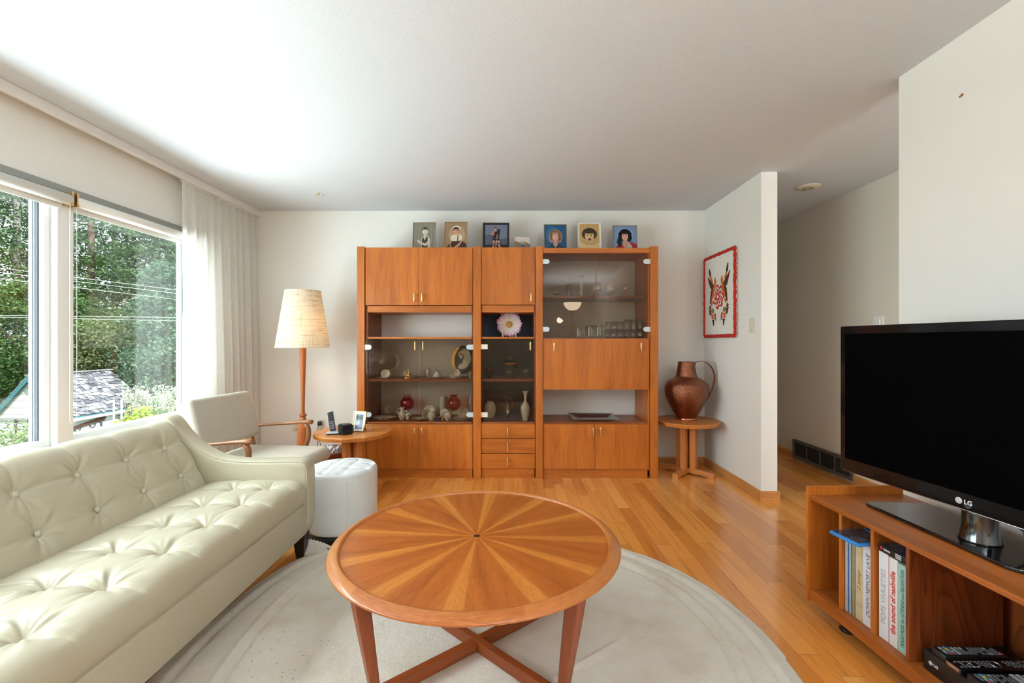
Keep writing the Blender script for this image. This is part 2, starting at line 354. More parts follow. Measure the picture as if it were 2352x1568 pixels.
# ------------------------------------------------------------------ blinds, curtain
BL = pm('blind_fabric', (0.82, 0.81, 0.77), 0.6)
for (a, b, lab) in ((-0.4, 2.575, 'rolled white roller blind above the nearer window, left of the post'), (2.605, 3.70, 'rolled white roller blind above the window beside the curtain')):
    t = thing('roller_blind', lab, 'blind', (XW+0.03, (a+b)/2, 1.96), 0, 'roller blinds over the windows')
    MB().lathe([(0, a), (0.03, a), (0.03, b), (0, b)], (0, 0, 0), 24, Matrix.Translation((XW+0.035, 0, 1.985)) @ Matrix(((1,0,0,0),(0,0,1,0),(0,-1,0,0),(0,0,0,1)))).build('blind_roll', BL, t, True, recalc=True)
    MB().box(XW+0.006, XW+0.012, a+0.02, b-0.02, 1.928, 1.975).build('hem_bar', BL, t, True, bevel=0.002)
    MB().box(XW+0.002, XW+0.06, (b if b < 2.6 else a)-0.006, (b if b < 2.6 else a)+0.006, 1.95, 2.03).build('bracket', BRASS, t, True)
mb = MB(); 
for (cx, cy, z1) in ((XW+0.05, 2.585, 0.735),):
    n = 150
    for k in range(n):
        z = 1.95 - (1.95 - z1)*k/n
        mb.ball((cx, cy-0.018, z), 0.0028, 6); mb.ball((cx, cy+0.022, z), 0.0028, 6)
    for k in range(12):
        a = math.pi*k/11; mb.ball((cx, cy+0.002+0.02*math.cos(a), z1-0.02*math.sin(a)), 0.0028, 6)
    mb.tube([(cx, cy-0.018, 1.95), (cx, cy-0.018, z1)], 0.0012, 6); mb.tube([(cx, cy+0.022, 1.95), (cx, cy+0.022, z1)], 0.0012, 6)
tag(mb.build('blind_cord', pm('bead_chain', (0.85, 0.84, 0.8), 0.4)), 'white beaded blind chain loop hanging in front of the window post', 'cord')
def curtmat():
    t = NT('sheer_curtain'); t.n.remove(t.b); v = t.coords(); n = t.noise(v, 160, 3)
    c = t.ramp(n, [(0.35, (0.86, 0.84, 0.79)), (0.6, (0.97, 0.96, 0.93))])
    d = t.node('ShaderNodeBsdfDiffuse'); l = t.node('ShaderNodeBsdfTranslucent'); x = t.node('ShaderNodeBsdfTransparent'); t.l.new(c, d.inputs[0]); t.l.new(c, l.inputs[0])
    m1 = t.node('ShaderNodeMixShader'); m1.inputs[0].default_value = 0.45; t.l.new(d.outputs[0], m1.inputs[1]); t.l.new(l.outputs[0], m1.inputs[2])
    m2 = t.node('ShaderNodeMixShader'); m2.inputs[0].default_value = 0.07; t.l.new(m1.outputs[0], m2.inputs[1]); t.l.new(x.outputs[0], m2.inputs[2])
    t.l.new(m2.outputs[0], t.out.inputs[0]); return t.m
def curt(u, v):
    y = 3.38 + 0.96*u; z = 2.40 - 2.38*v
    amp = 0.014 + 0.034*min(1, v*1.6)
    w = math.sin(u*2*math.pi*9.5 + 0.6*math.sin(u*17)) + 0.35*math.sin(u*2*math.pi*23 + 1.3)*(1-0.5*v)
    return (-2.475 + amp*w*0.85 + 0.015*v, y + 0.012*math.sin(u*50)*v, z)
cu = thing('curtain', 'long sheer off-white pleated curtain hanging beside the window in the corner', 'curtain', (-2.475, 3.86, 0.02))
MB().grid(360, 40, curt).build('curtain_panel', curtmat(), cu, True)
MB().box(-2.482, -2.47, 3.38, 4.34, 2.372, 2.405).build('heading_tape', BL, cu, True)

# ------------------------------------------------------------------ wall fittings
def outlet(x, z, lab):
    t = thing('wall_outlet', lab, 'outlet', (x, YB, z-0.06), 0, 'power outlets on the back wall')
    MB().box(x-0.036, x+0.036, YB-0.006, YB, z-0.058, z+0.058).build('cover_plate', OFFW, t, True, bevel=0.002)
    for dz in (-0.026, 0.026):
        s = MB(); s.mat(OFFW); s.lathe([(0, 0), (0.016, 0), (0.016, 0.004), (0, 0.004)], (0, 0, 0), 16, Matrix.Translation((x, YB-0.006, z+dz)) @ Matrix.Rotation(R(90), 4, 'X'))
        s.mat(MATTEB); s.box(x-0.008, x-0.005, YB-0.011, YB-0.01, z+dz-0.005, z+dz+0.006); s.box(x+0.005, x+0.008, YB-0.011, YB-0.01, z+dz-0.005, z+dz+0.006)
        s.build('socket', None, t, True)
outlet(-2.10, 0.365, 'cream wall outlet left of the wooden floor lamp'); outlet(-1.86, 0.37, 'cream wall outlet with a black plug, right of the floor lamp')
t = thing('wall_switch', 'cream rocker light switch on the partition, right of the shaggy wall hanging', 'switch', (XR, 3.512, 1.247))
MB().box(XR-0.006, XR, 3.474, 3.55, 1.247, 1.361).build('cover_plate', OFFW, t, True, bevel=0.002)
MB().box(XR-0.011, XR-0.006, 3.495, 3.529, 1.27, 1.338).build('rocker', OFFW, t, True, bevel=0.002)
t = thing('wall_switch', 'white light switch on the hall wall, just above the television', 'switch', (XH, 3.55, 1.26))
MB().box(XH-0.006, XH, 3.50, 3.60, 1.26, 1.375).build('cover_plate', WHITE, t, True, bevel=0.002)
MB().box(XH-0.011, XH-0.006, 3.53, 3.57, 1.285, 1.35).build('rocker', WHITE, t, True, bevel=0.002)
# floor register on the hall wall
VG = pm('grey_vent_metal', (0.13, 0.13, 0.115), 0.45, 0.4); VD = pm('vent_dark', (0.02, 0.02, 0.02), 0.7)
t = thing('wall_vent', 'long grey metal heating vent at the foot of the hall wall', 'vent', (XH, 4.2, 0.0))
mb = MB(); x0, x1 = XH-0.022, XH
mb.box(x0, x1, 3.80, 4.61, 0.015, 0.045); mb.box(x0, x1, 3.80, 4.61, 0.17, 0.198); mb.box(x0, x1, 3.80, 3.825, 0.045, 0.17); mb.box(x0, x1, 4.585, 4.61, 0.045, 0.17)
for k in (1, 2, 3): y = 3.825 + 0.76*k/4; mb.box(x0+0.002, x1, y-0.006, y+0.006, 0.045, 0.17)
mb.build('vent_frame', VG, t, True)
mb = MB()
for k in range(11):
    z = 0.052 + 0.0105*k; mb.box(x0+0.005, x0+0.018, 3.825, 4.585, z, z+0.0025, None)
mb.build('louvres', VG, t, True); MB().box(XH-0.003, XH-0.001, 3.82, 4.59, 0.04, 0.175).build('vent_back', VD, t, True)
t = thing('ceiling_plate', 'round beige cover plate on the hall ceiling', 'ceiling fitting', (2.40, 3.72, ZC-0.02))
MB().lathe([(0, -0.012), (0.05, -0.012), (0.085, -0.006), (0.09, 0), (0, 0)], (2.40, 3.72, ZC), 32).build('plate', OFFW, t, True, recalc=True)
MB().lathe([(0.03, -0.015), (0.034, -0.018), (0.038, -0.015)], (2.40, 3.72, ZC), 24).build('ring', BRASS, t, True)
mb = MB(); hx, hy, _ = P(728, 443, 3.86)
mb.lathe([(0, 0), (0.012, 0), (0.01, -0.006), (0, -0.008)], (hx, hy, ZC), 12)
mb.tube([(hx, hy, ZC-0.005), (hx, hy, ZC-0.02), (hx-0.012, hy, ZC-0.03), (hx-0.022, hy, ZC-0.022), (hx-0.02, hy, ZC-0.012)], 0.003, 8)
mb.tube([(hx+0.03, hy+0.02, ZC), (hx+0.032, hy+0.02, ZC-0.02)], 0.003, 8)
tag(mb.build('ceiling_hook', BRASS, recalc=True), 'small brass hook screwed into the white ceiling', 'hook')
hx, hy, hz = P(2203, 220, 1.872)
tag(MB().ball((XR-0.002, hy, hz), 0.006, 10, (0.6, 1, 1)).ball((XR-0.002, hy+0.009, hz-0.003), 0.0045, 8, (0.6, 1, 1)).build('wall_plug', pm('rusty_plug', (0.35, 0.12, 0.04), 0.6)), 'small rust-brown wall plug high on the right wall', 'wall plug')

# ------------------------------------------------------------------ rug
def rugmat():
    t = NT('cream_wool_pile'); v = t.coords(); n = t.noise(v, 230, 3, 0.7); w = t.noise(v, 3.2, 4, 0.6); s = t.noise(v, 26, 2)
    c = t.ramp(w, [(0.3, (0.76, 0.66, 0.52)), (0.5, (0.90, 0.83, 0.71)), (0.75, (0.97, 0.92, 0.82))])
    c = t.mix(t.math('MULTIPLY', n, 0.22), c, (0.36, 0.33, 0.29)); tc = t.node('ShaderNodeTexCoord'); dist = t.node('ShaderNodeVectorMath', operation='DISTANCE'); t.l.new(tc.outputs['Object'], dist.inputs[0]); dist.inputs[1].default_value = (-0.72, -0.02, 0.02)
    spots = t.math('MULTIPLY', t.math('GREATER_THAN', t.noise(v, 95, 1), 0.71), t.math('LESS_THAN', dist.outputs['Value'], 0.17))
    c = t.mix(t.math('MULTIPLY', spots, 0.75), c, (0.14, 0.08, 0.04)); t.l.new(c, t.b.inputs['Base Color'])
    t.b.inputs['Roughness'].default_value = 0.95; t.b.inputs['Specular IOR Level'].default_value = 0.1; t.b.inputs['Sheen Weight'].default_value = 0.3
    t.bump(t.math('ADD', n, t.math('MULTIPLY', s, 1.4)), 0.7, 0.008); return t.m
RC = (-0.13, 1.68)
def rug_r(a):
    d = (a - R(138) + math.pi) % (2*math.pi) - math.pi
    return 1.125 + 0.15*math.exp(-(d/0.42)**2) + 0.035*math.exp(-((a-R(35))/0.5)**2)
def rugf(u, v):
    a = u*2*math.pi; rr = rug_r(a); q = v*1.03
    if q > 1: 
        z = 0.020*(1-(q-1)/0.03); r = rr*(1+0.004*(1-(q-1)/0.03))
        r = rr; z = max(0.001, z)
    else:
        r = rr*q; z = 0.022 - 0.006*max(0, (q-0.97)/0.03)
        g = 0.80 + 0.05*math.sin(a*1.0+0.4) ; gd = abs(q-g); z -= 0.014*math.exp(-(gd/0.009)**2); z += 0.012*math.exp(-((q-g-0.026)/0.013)**2)
        z += 0.008*math.exp(-((q-0.955)/0.012)**2) - 0.008*math.exp(-((q-0.932)/0.007)**2)
        x, y = RC[0]+r*math.cos(a), RC[1]+r*math.sin(a)
        # long folds in the pile, right of the table foot
        for (cx, cy, ang, L, h) in ((0.10, 1.52, R(38), 0.34, 0.016), (0.02, 1.40, R(30), 0.25, 0.009), (-0.62, 1.75, R(60), 0.3, 0.004)):
            dx, dy = x-cx, y-cy; s_ = dx*math.cos(ang)+dy*math.sin(ang); t_ = -dx*math.sin(ang)+dy*math.cos(ang)
            z += h*math.exp(-(t_/0.011)**2)*math.exp(-(s_/L)**4)
    z += 0.0012*math.sin(r*63+a*9)*math.sin(a*31+r*17)*min(1, max(0, (r-0.45)/0.3))
    return (RC[0]+r*math.cos(a), RC[1]+r*math.sin(a), max(z, 0.0012))
tag(MB().grid(420, 150, rugf, closeu=True).build('round_rug', rugmat(), merge=False), 'large round cream wool rug with a carved border under the coffee table', 'rug')
# lifted tuft of the rug edge next to the sofa leg
def fold(u, v):
    return (-1.155+0.13*u+0.012*math.sin(v*9), 2.47+0.10*v+0.03*math.sin(u*3), 0.012+0.075*math.sin(math.pi*min(1, v*1.05))*(1-0.75*u)*(0.35+0.65*min(1, u*5))+0.003*math.sin(u*50+v*37))
MB().grid(34, 24, fold).build('lifted_edge', bpy.data.materials['cream_wool_pile'], bpy.data.objects['round_rug'], True)
# ------------------------------------------------------------------ sofa
def resample(pts, n):
    pts = [Vector(p) for p in pts]
    # Catmull-Rom then even resample
    fine = []
    for i in range(len(pts)-1):
        p0, p1, p2, p3 = pts[max(i-1, 0)], pts[i], pts[i+1], pts[min(i+2, len(pts)-1)]
        for k in range(16):
            t = k/16; fine.append(0.5*((2*p1)+(-p0+p2)*t+(2*p0-5*p1+4*p2-p3)*t*t+(-p0+3*p1-3*p2+p3)*t**3))
    fine.append(pts[-1]); L = [0]
    for i in range(1, len(fine)): L.append(L[-1]+(fine[i]-fine[i-1]).length)
    out = []; j = 0
    for k in range(n):
        s = L[-1]*k/(n-1)
        while j < len(L)-2 and L[j+1] < s: j += 1
        t = (s-L[j])/max(1e-9, L[j+1]-L[j]); out.append(fine[j].lerp(fine[j+1], min(1, max(0, t))))
    return out, L[-1]
COLS = [2.337 - 0.234*k for k in range(9)]
SY0, SY1 = 0.345, 2.452
def wrinkle(seed, ang): return math.sin(ang*5+seed)*0.5 + math.sin(ang*9+seed*2.3)*0.35 + math.sin(ang*14+seed*3.7)*0.25
def tuft(profile, rows, A_c, A_r, A_p, A_w, ny, ns, ends=0.03, srange=(0, 99), crease=0):
    pts, L = resample([(p[0], p[1]) for p in profile], ns)
    nrm = []
    for i in range(ns):
        t = pts[min(i+1, ns-1)] - pts[max(i-1, 0)]; t.normalize(); nrm.append(Vector((-t.y, t.x)))
    def fn(u, v):
        i = min(ns-1, round(v*(ns-1))); s = L*v; y = SY0 + (SY1-SY0)*u
        ci = min(range(len(COLS)), key=lambda k: abs(COLS[k]-y)); yc = COLS[ci]
        bend = 0.012*math.sin((s-rows[0])*9+ci) if rows else 0
        dc = abs(y-yc-bend); inr = 1.0 if srange[0] < s < srange[1] else 0.0
        d = 0.0
        fade = min(1, max(0, (s-srange[0])/0.05))*min(1, max(0, (srange[1]-s)/0.05))
        d -= A_c*math.exp(-dc/0.006)*fade*0.45 + A_c*0.55*math.exp(-(dc/0.045)**2)*fade
        for k, rw in enumerate(rows):
            dr = abs(s-rw); d -= A_r*math.exp(-dr/0.006)*0.5 + A_r*0.5*math.exp(-(dr/0.04)**2)
            dist = math.hypot(y-yc, s-rw); ang = math.atan2(s-rw, y-yc)
            d -= A_p*math.exp(-(dist/0.030)**1.3)
            d += A_w*wrinkle(ci*1.7+k*2.1, ang)*math.exp(-((dist-0.05)/0.045)**2)
        d += crease*math.sin(y*37+s*21+2*math.sin(s*19))*0.5
        e = min(y-SY0, SY1-y); er = ends
        if e < er: d -= er*(1-math.sqrt(max(0, 1-((er-e)/er)**2)))
        p = pts[i] + nrm[i]*d
        return (p.x, y, p.y)
    return fn, pts, nrm, L
sofa = thing('tufted_sofa', 'long cream leather sofa with button-tufted back under the window', 'sofa', (-1.55, 1.4, 0))
prof = [(-1.128, 0.305), (-1.116, 0.33), (-1.113, 0.37), (-1.125, 0.41), (-1.16, 0.433), (-1.21, 0.441), (-1.30, 0.443), (-1.42, 0.441), (-1.54, 0.436), (-1.62, 0.425), (-1.69, 0.40)]
_, Ls = resample(prof, 60)
def s_at(prof, x, z):
    pts, L = resample(prof, 400); k = min(range(400), key=lambda i: (pts[i].x-x)**2+(pts[i].y-z)**2); return L*k/399
rws = [s_at(prof, -1.262, 0.443), s_at(prof, -1.44, 0.441)]
fn, pts, nrm, L = tuft(prof, rws, 0.013, 0.007, 0.030, 0.006, 700, 150, 0.03, (0.02, 0.56), 0.0007)
# normals must point outward (up / front)
sign = 1 if nrm[75].y > 0 else -1
def flip(prof, rows, *a):
    return tuft(prof[::-1], [Lx - r for r in rows], *a)
if sign < 0:
    prof2 = prof[::-1]; rws = [s_at(prof2, -1.262, 0.443), s_at(prof2, -1.44, 0.441)]
    fn, pts, nrm, L = tuft(prof2, rws, 0.013, 0.007, 0.030, 0.006, 700, 150, 0.03, (0.06, 0.60), 0.0007)
cu_ = MB().grid(620, 150, fn).build('seat_cushion', LEATH, sofa, True, recalc=True)
mb = MB(); mb.box(-1.70, -1.14, SY0+0.01, SY1-0.01, 0.30, 0.40); mb.build('seat_core', LEATH, cu_, True)
# back
bprof = [(-1.64, 0.36), (-1.655, 0.42), (-1.69, 0.50), (-1.735, 0.58), (-1.785, 0.66), (-1.825, 0.715), (-1.868, 0.748), (-1.915, 0.752), (-1.955, 0.73), (-1.975, 0.69), (-1.98, 0.60)]
def mkback(pr):
    a, b = s_at(pr, -1.79, 0.635), s_at(pr, -1.705, 0.492); pr_, L0 = resample(pr, 50)
    return tuft(pr, [a, b], 0.010, 0.009, 0.022, 0.0045, 700, 130, 0.02, (0.04, L0-0.05), 0.0004), a, b
(bf, bpts, bn, bL), ra, rb = mkback(bprof)
if bn[65].y < 0:
    bprof = bprof[::-1]; (bf, bpts, bn, bL), ra, rb = mkback(bprof)
bo = MB().grid(560, 130, bf).build('backrest', LEATH, sofa, True, recalc=True)
mb = MB().prism([(-1.70, 0.14), (-1.975, 0.14), (-1.985, 0.70), (-1.94, 0.72), (-1.86, 0.72), (-1.80, 0.64), (-1.70, 0.44)], 1, SY0, SY1+0.05).build('back_frame', LEATH, sofa, True, recalc=True)
BTN = leathermat('button_leather', (0.60, 0.56, 0.46), 0.4)
for y in COLS:
    for rr in (ra, rb):
        k = round(rr/bL*129); p = bpts[k] - bn[k]*0.027; n3 = Vector((bn[k].x, 0, bn[k].y))
        M = Matrix.Translation((p.x, y, p.y)) @ n3.to_track_quat('Z', 'Y').to_matrix().to_4x4()
        MB().lathe([(0.0115, -0.004), (0.0125, 0.0), (0.011, 0.004), (0.007, 0.0068), (0.0, 0.008)], (0, 0, 0), 18, M).build('button', BTN, sofa, True, recalc=True)
    for rr in rws:
        k = round(rr/L*149); p = pts[k] - nrm[k]*0.049; M = Matrix.Translation((p.x, y, p.y))
        MB().lathe([(0.009, -0.002), (0.009, 0.001), (0.0, 0.004)], (0, 0, 0), 14, M).build('button', BTN, sofa, True, recalc=True)
# frame rail under the cushion
MB().rbox(-1.70, -1.122, SY0-0.02, SY1+0.02, 0.135, 0.305, 0.012, 3).build('front_rail', LEATH, sofa, True)
def arm(y0, y1, name):
    out = [(-1.985, 0.135), (-1.985, 0.72), (-1.955, 0.762), (-1.90, 0.774), (-1.856, 0.756), (-1.785, 0.670), (-1.70, 0.600), (-1.607, 0.554), (-1.50, 0.536), (-1.35, 0.533), (-1.18, 0.535), (-1.135, 0.525), (-1.115, 0.49), (-1.112, 0.40), (-1.115, 0.20), (-1.13, 0.14)]
    top, _l = resample(out[1:], 90); ol = [Vector(out[0])] + top
    # inset profile for rounded edges
    n = len(ol); c = MB(); e = 0.02; rings = []
    def inset(d):
        r = []
        for i, p in enumerate(ol):
            t = ol[(i+1) % n] - ol[i-1]; t.normalize(); nn = Vector((t.y, -t.x)); r.append(p + nn*d)
        return r
    test = inset(0.01); s_ = 1 if sum((q-Vector((-1.5, 0.35))).length for q in test) < sum((q-Vector((-1.5, 0.35))).length for q in ol) else -1
    st = [(0, e), (0.006, 0.008), (e, 0.0)]
    seq = [(y0 + 0.0, 0.02), (y0+0.004, 0.010), (y0+0.010, 0.004), (y0+0.02, 0.0), (y1-0.02, 0.0), (y1-0.010, 0.004), (y1-0.004, 0.010), (y1, 0.02)]
    vs = []; fs = []
    for (y, d) in seq:
        for q in inset(s_*d): vs.append((q.x, y, q.y))
    for k in range(len(seq)-1):
        for i in range(n): j = (i+1) % n; fs.append((k*n+i, k*n+j, (k+1)*n+j, (k+1)*n+i))
    fs.append(list(range(n))); fs.append([(len(seq)-1)*n+i for i in range(n)][::-1])
    c.add(vs, fs, True); a_ = c.build(name, LEATH, sofa, True, recalc=True)
    # piping along both edges
    for y in (y0+0.006, y1-0.006):
        q = inset(s_*0.006)[8:-6]; MB().tube([(p.x, y, p.y) for p in q], 0.0022, 6).build('piping', SEAM if False else LEATH, a_, True)
    return a_
arm(SY1, SY1+0.105, 'armrest'); arm(SY0-0.105, SY0, 'armrest')
LEGB = pm('black_wood', (0.012, 0.009, 0.008), 0.35)
for (x, y) in ((-1.165, SY1+0.04), (-1.165, SY0-0.04), (-1.93, SY1+0.04), (-1.93, SY0-0.04)):
    s = 1 if x > -1.5 else -1
    vs = [(x-0.022+s*0.004, y-0.022, 0.0), (x+0.018+s*0.004, y-0.022, 0.0), (x+0.018+s*0.004, y+0.018, 0.0), (x-0.022+s*0.004, y+0.018, 0.0), (x-0.035, y-0.035, 0.136), (x+0.035, y-0.035, 0.136), (x+0.035, y+0.03, 0.136), (x-0.035, y+0.03, 0.136)]
    MB().add(vs, [(3,2,1,0),(4,5,6,7),(0,1,5,4),(1,2,6,5),(2,3,7,6),(3,0,4,7)]).build('leg', LEGB, sofa, True, bevel=0.002)

# ------------------------------------------------------------------ ottoman
ot = thing('round_ottoman', 'round white leather ottoman with tufted top between sofa and side table', 'ottoman', (-1.06, 2.81, 0))
def od(r, z, a):
    if z < 0.37: return (0, 0, 0)
    x, y = r*math.cos(a), r*math.sin(a); d = 0
    for (px, py) in ((0.06, 0.06), (-0.06, 0.06), (0.06, -0.06), (-0.06, -0.06), (0.165, 0.055), (-0.165, 0.055), (0.165, -0.055), (-0.165, -0.055), (0.055, 0.16), (-0.055, 0.16), (0.055, -0.16), (-0.055, -0.16)):
        q = math.hypot(x-px, y-py); d -= 0.016*math.exp(-(q/0.018)**1.4)
    for s in (-0.06, 0.06, 0.0):
        w = 0.006 if s else 0.003
        d -= w*math.exp(-abs(x-s)/0.008) + w*math.exp(-abs(y-s)/0.008)
    return (0, 0, d*min(1, (0.205-r)/0.03) if r < 0.205 else 0)
pr = [(0.200, 0.055), (0.207, 0.062), (0.2085, 0.08)] + [(0.2095, 0.10+0.27*k/6) for k in range(7)] + [(0.2095, 0.382), (0.2068, 0.386), (0.2088, 0.390), (0.206, 0.400), (0.198, 0.410)] + [(0.19-0.19*k/40, 0.414+0.012*math.sin(k/40*math.pi/2)) for k in range(41)]
MB().lathe(pr, (0, 0, 0), 160, disp=od).build('body', LEATHW, ot, recalc=True)
MB().lathe([(0, 0.0), (0.185, 0.0), (0.19, 0.006), (0.19, 0.056), (0, 0.056)], (0, 0, 0), 48).build('base', BLACK, ot, recalc=True)
SMM = pm('pale_seam', (0.6, 0.62, 0.6), 0.5)
for a in (R(-62), R(28), R(118), R(208)):
    MB().tube([(0.2098*math.cos(a), 0.2098*math.sin(a), 0.06), (0.2103*math.cos(a), 0.2103*math.sin(a), 0.385)], 0.0009, 6).build('seam', SMM, ot)
ol = [(0.2085*math.cos(2*math.pi*k/80), 0.2085*math.sin(2*math.pi*k/80), 0.387) for k in range(80)]
MB().tube(ol, 0.0022, 6, True).build('piping', LEATHW, ot)

# ------------------------------------------------------------------ armchair
AW = teak('armchair_wood', 'x', (0.20, 0.075, 0.025), (0.50, 0.24, 0.10), 0.3)
AWZ = teak('armchair_wood_vertical', 'z', (0.20, 0.075, 0.025), (0.45, 0.2, 0.08), 0.3)
ac = thing('armchair', 'beige leather armchair with wooden arms behind the far end of the sofa', 'armchair', (-1.71, 3.06, 0), R(-5))
# local: faces +x, y across
def yb(t): return t
a0 = Vector((-0.20, 0.50)); a1 = Vector((-0.285, 0.80))
def cb(u, v, th):
    pass
bm_ = MB(); tilt = math.atan2(a1.x-a0.x, a1.y-a0.y)
M = Matrix.Translation((a0.x-0.02, 0, a0.y)) @ Matrix.Rotation(tilt, 4, 'Y')
bm_.rbox(-0.045, 0.045, -0.285, 0.285, -0.01, 0.325, 0.03, 5, M); bm_.build('backrest', CHAIRL, ac)
def sc_(u, v):
    return None
st_ = MB(); st_.rbox(-0.27, 0.375, -0.27, 0.27, 0.325, 0.425, 0.045, 6)
so = st_.build('seat', CHAIRL, ac)
for v in so.data.vertices:
    if v.co.z > 0.38: v.co.z += 0.025*math.cos((v.co.x-0.05)*4.0)*math.cos(v.co.y*4.6)
for s in (-1, 1):
    y = s*0.335
    arm_pts = [(-0.30, y*0.96, 0.545), (-0.2, y, 0.553), (-0.05, y*1.02, 0.565), (0.07, y*1.01, 0.577), (0.15, y*0.98, 0.583), (0.18, y*0.97, 0.58)]
    sm, _ = resample([(p[0], p[2]) for p in arm_pts], 24)
    rs = [0.016+0.010*max(0, (k-12)/11)+0.004*max(0, (6-k)/6) for k in range(24)]
    MB().tube([(p.x, y*(1+0.02*math.sin(k/23*3)), p.y) for k, p in enumerate(sm)], rs, 14, flat=0.62).build('armrest', AW, ac)
    lp = [(0.135, 0.565), (0.155, 0.53), (0.153, 0.46), (0.125, 0.38), (0.10, 0.30), (0.12, 0.15), (0.16, 0.0)]
    sm, _ = resample(lp, 26); MB().tube([(p.x, y, p.y) for p in sm], [0.021-0.006*k/25 for k in range(26)], 12, flat=0.8).build('front_leg', AWZ, ac)
    lp = [(-0.315, 0.62), (-0.285, 0.50), (-0.26, 0.38), (-0.27, 0.2), (-0.345, 0.0)]
    sm, _ = resample(lp, 24); MB().tube([(p.x, y*0.93, p.y) for p in sm], [0.02-0.005*k/23 for k in range(24)], 12, flat=0.8).build('rear_leg', AWZ, ac)
    MB().rbox(-0.27, 0.22, y*0.93-0.012, y*0.93+0.012, 0.29, 0.35, 0.006, 2).build('side_rail', AW, ac)
MB().rbox(0.19, 0.215, -0.31, 0.31, 0.27, 0.32, 0.006, 2).build('front_rail', AWZ, ac)

# ------------------------------------------------------------------ coffee table
def starmat():
    t = NT('sunburst_veneer'); tc = t.node('ShaderNodeTexCoord'); sp = t.node('ShaderNodeSeparateXYZ'); t.l.new(tc.outputs['Object'], sp.inputs[0])
    ang = t.math('ARCTAN2', sp.outputs[1], sp.outputs[0]); rad = t.math('SQRT', t.math('ADD', t.math('MULTIPLY', sp.outputs[0], sp.outputs[0]), t.math('MULTIPLY', sp.outputs[1], sp.outputs[1])))
    secs = t.math('ADD', t.math('MULTIPLY', ang, 12/(2*math.pi)), 12.0+SECOFF); fr = t.math('FRACT', secs); fl = t.math('FLOOR', secs)
    wn = t.node('ShaderNodeTexWhiteNoise', noise_dimensions='1D'); t.l.new(fl, wn.inputs['W'])
    fc = t.math('SUBTRACT', fr, 0.5)  # grain follows each wedge's centre line
    secang = t.math('MULTIPLY', t.math('SUBTRACT', t.math('ADD', fl, 0.5), 12.0+SECOFF), 2*math.pi/12)
    ca = t.math('COSINE', secang); sa = t.math('SINE', secang)
    gu = t.math('ADD', t.math('MULTIPLY', sp.outputs[0], ca), t.math('MULTIPLY', sp.outputs[1], sa)); gv = t.math('SUBTRACT', t.math('MULTIPLY', sp.outputs[1], ca), t.math('MULTIPLY', sp.outputs[0], sa))
    cb = t.node('ShaderNodeCombineXYZ'); t.l.new(t.math('MULTIPLY', gu, 0.10), cb.inputs[0]); t.l.new(gv, cb.inputs[1]); t.l.new(fl, cb.inputs[2])
    n1 = t.noise(cb.outputs[0], 30, 3, 0.55, 0.4); n2 = t.noise(cb.outputs[0], 260, 2)
    f = t.math('ADD', t.math('MULTIPLY', n1, 0.55), t.math('MULTIPLY', n2, 0.45))
    c = t.ramp(f, [(0.3, (0.27, 0.060, 0.006)), (0.5, (0.40, 0.10, 0.011)), (0.7, (0.52, 0.148, 0.018))])
    # sapwood rays at the wedge joints
    e = t.math('MINIMUM', fr, t.math('SUBTRACT', 1.0, fr)); ed = t.math('ADD', e, t.math('MULTIPLY', t.math('SUBTRACT', n1, 0.5), 0.10))
    ray = t.ramp(ed, [(0.0, (1, 1, 1)), (0.10, (0.9, 0.9, 0.9)), (0.125, (0.22, 0.22, 0.22)), (0.24, (0, 0, 0))])
    sp2 = t.node('ShaderNodeSeparateColor'); t.l.new(ray, sp2.inputs[0])
    side = t.math('ADD', t.math('MULTIPLY', wn.outputs['Value'], 0.5), 0.45)
    c = t.mix(t.math('MULTIPLY', sp2.outputs[0], side), c, t.ramp(n2, [(0.3, (0.52, 0.17, 0.024)), (0.7, (0.72, 0.28, 0.048))]))
    ln = t.math('LESS_THAN', e, 0.006); c = t.mix(t.math('MULTIPLY', ln, 0.35), c, (0.25, 0.07, 0.02))
    hub = t.math('LESS_THAN', rad, 0.0125); c = t.mix(hub, c, (0.02, 0.01, 0.006)); t.l.new(c, t.b.inputs['Base Color'])
    t.b.inputs['Roughness'].default_value = 0.33; t.b.inputs['Coat Weight'].default_value = 0.3; t.b.inputs['Coat Roughness'].default_value = 0.18; t.bump(n2, 0.05, 0.001); return t.m
SECOFF = 0.12
def rimmat():
    t = NT('table_rim_wood'); tc = t.node('ShaderNodeTexCoord'); sp = t.node('ShaderNodeSeparateXYZ'); t.l.new(tc.outputs['Object'], sp.inputs[0])
    ang = t.math('ARCTAN2', sp.outputs[1], sp.outputs[0]); rad = t.math('SQRT', t.math('ADD', t.math('MULTIPLY', sp.outputs[0], sp.outputs[0]), t.math('MULTIPLY', sp.outputs[1], sp.outputs[1])))
    secs = t.math('ADD', t.math('MULTIPLY', ang, 6/(2*math.pi)), 6.18); fl = t.math('FLOOR', secs); wn = t.node('ShaderNodeTexWhiteNoise', noise_dimensions='1D'); t.l.new(fl, wn.inputs['W'])
    cb = t.node('ShaderNodeCombineXYZ'); t.l.new(t.math('MULTIPLY', ang, 0.06), cb.inputs[0]); t.l.new(t.math('MULTIPLY', rad, 1.0), cb.inputs[1]); t.l.new(t.math('ADD', fl, sp.outputs[2]), cb.inputs[2])
    n = t.noise(cb.outputs[0], 240, 3); c = t.ramp(n, [(0.3, (0.34, 0.09, 0.014)), (0.7, (0.48, 0.15, 0.028))])
    c = t.mix(t.math('MULTIPLY', wn.outputs['Value'], 0.45), c, (0.60, 0.24, 0.06)); t.l.new(c, t.b.inputs['Base Color']); t.b.inputs['Roughness'].default_value = 0.36; t.b.inputs['Coat Weight'].default_value = 0.3; return t.m
TX, TY, TZ = -0.1375, 1.71, 0.45
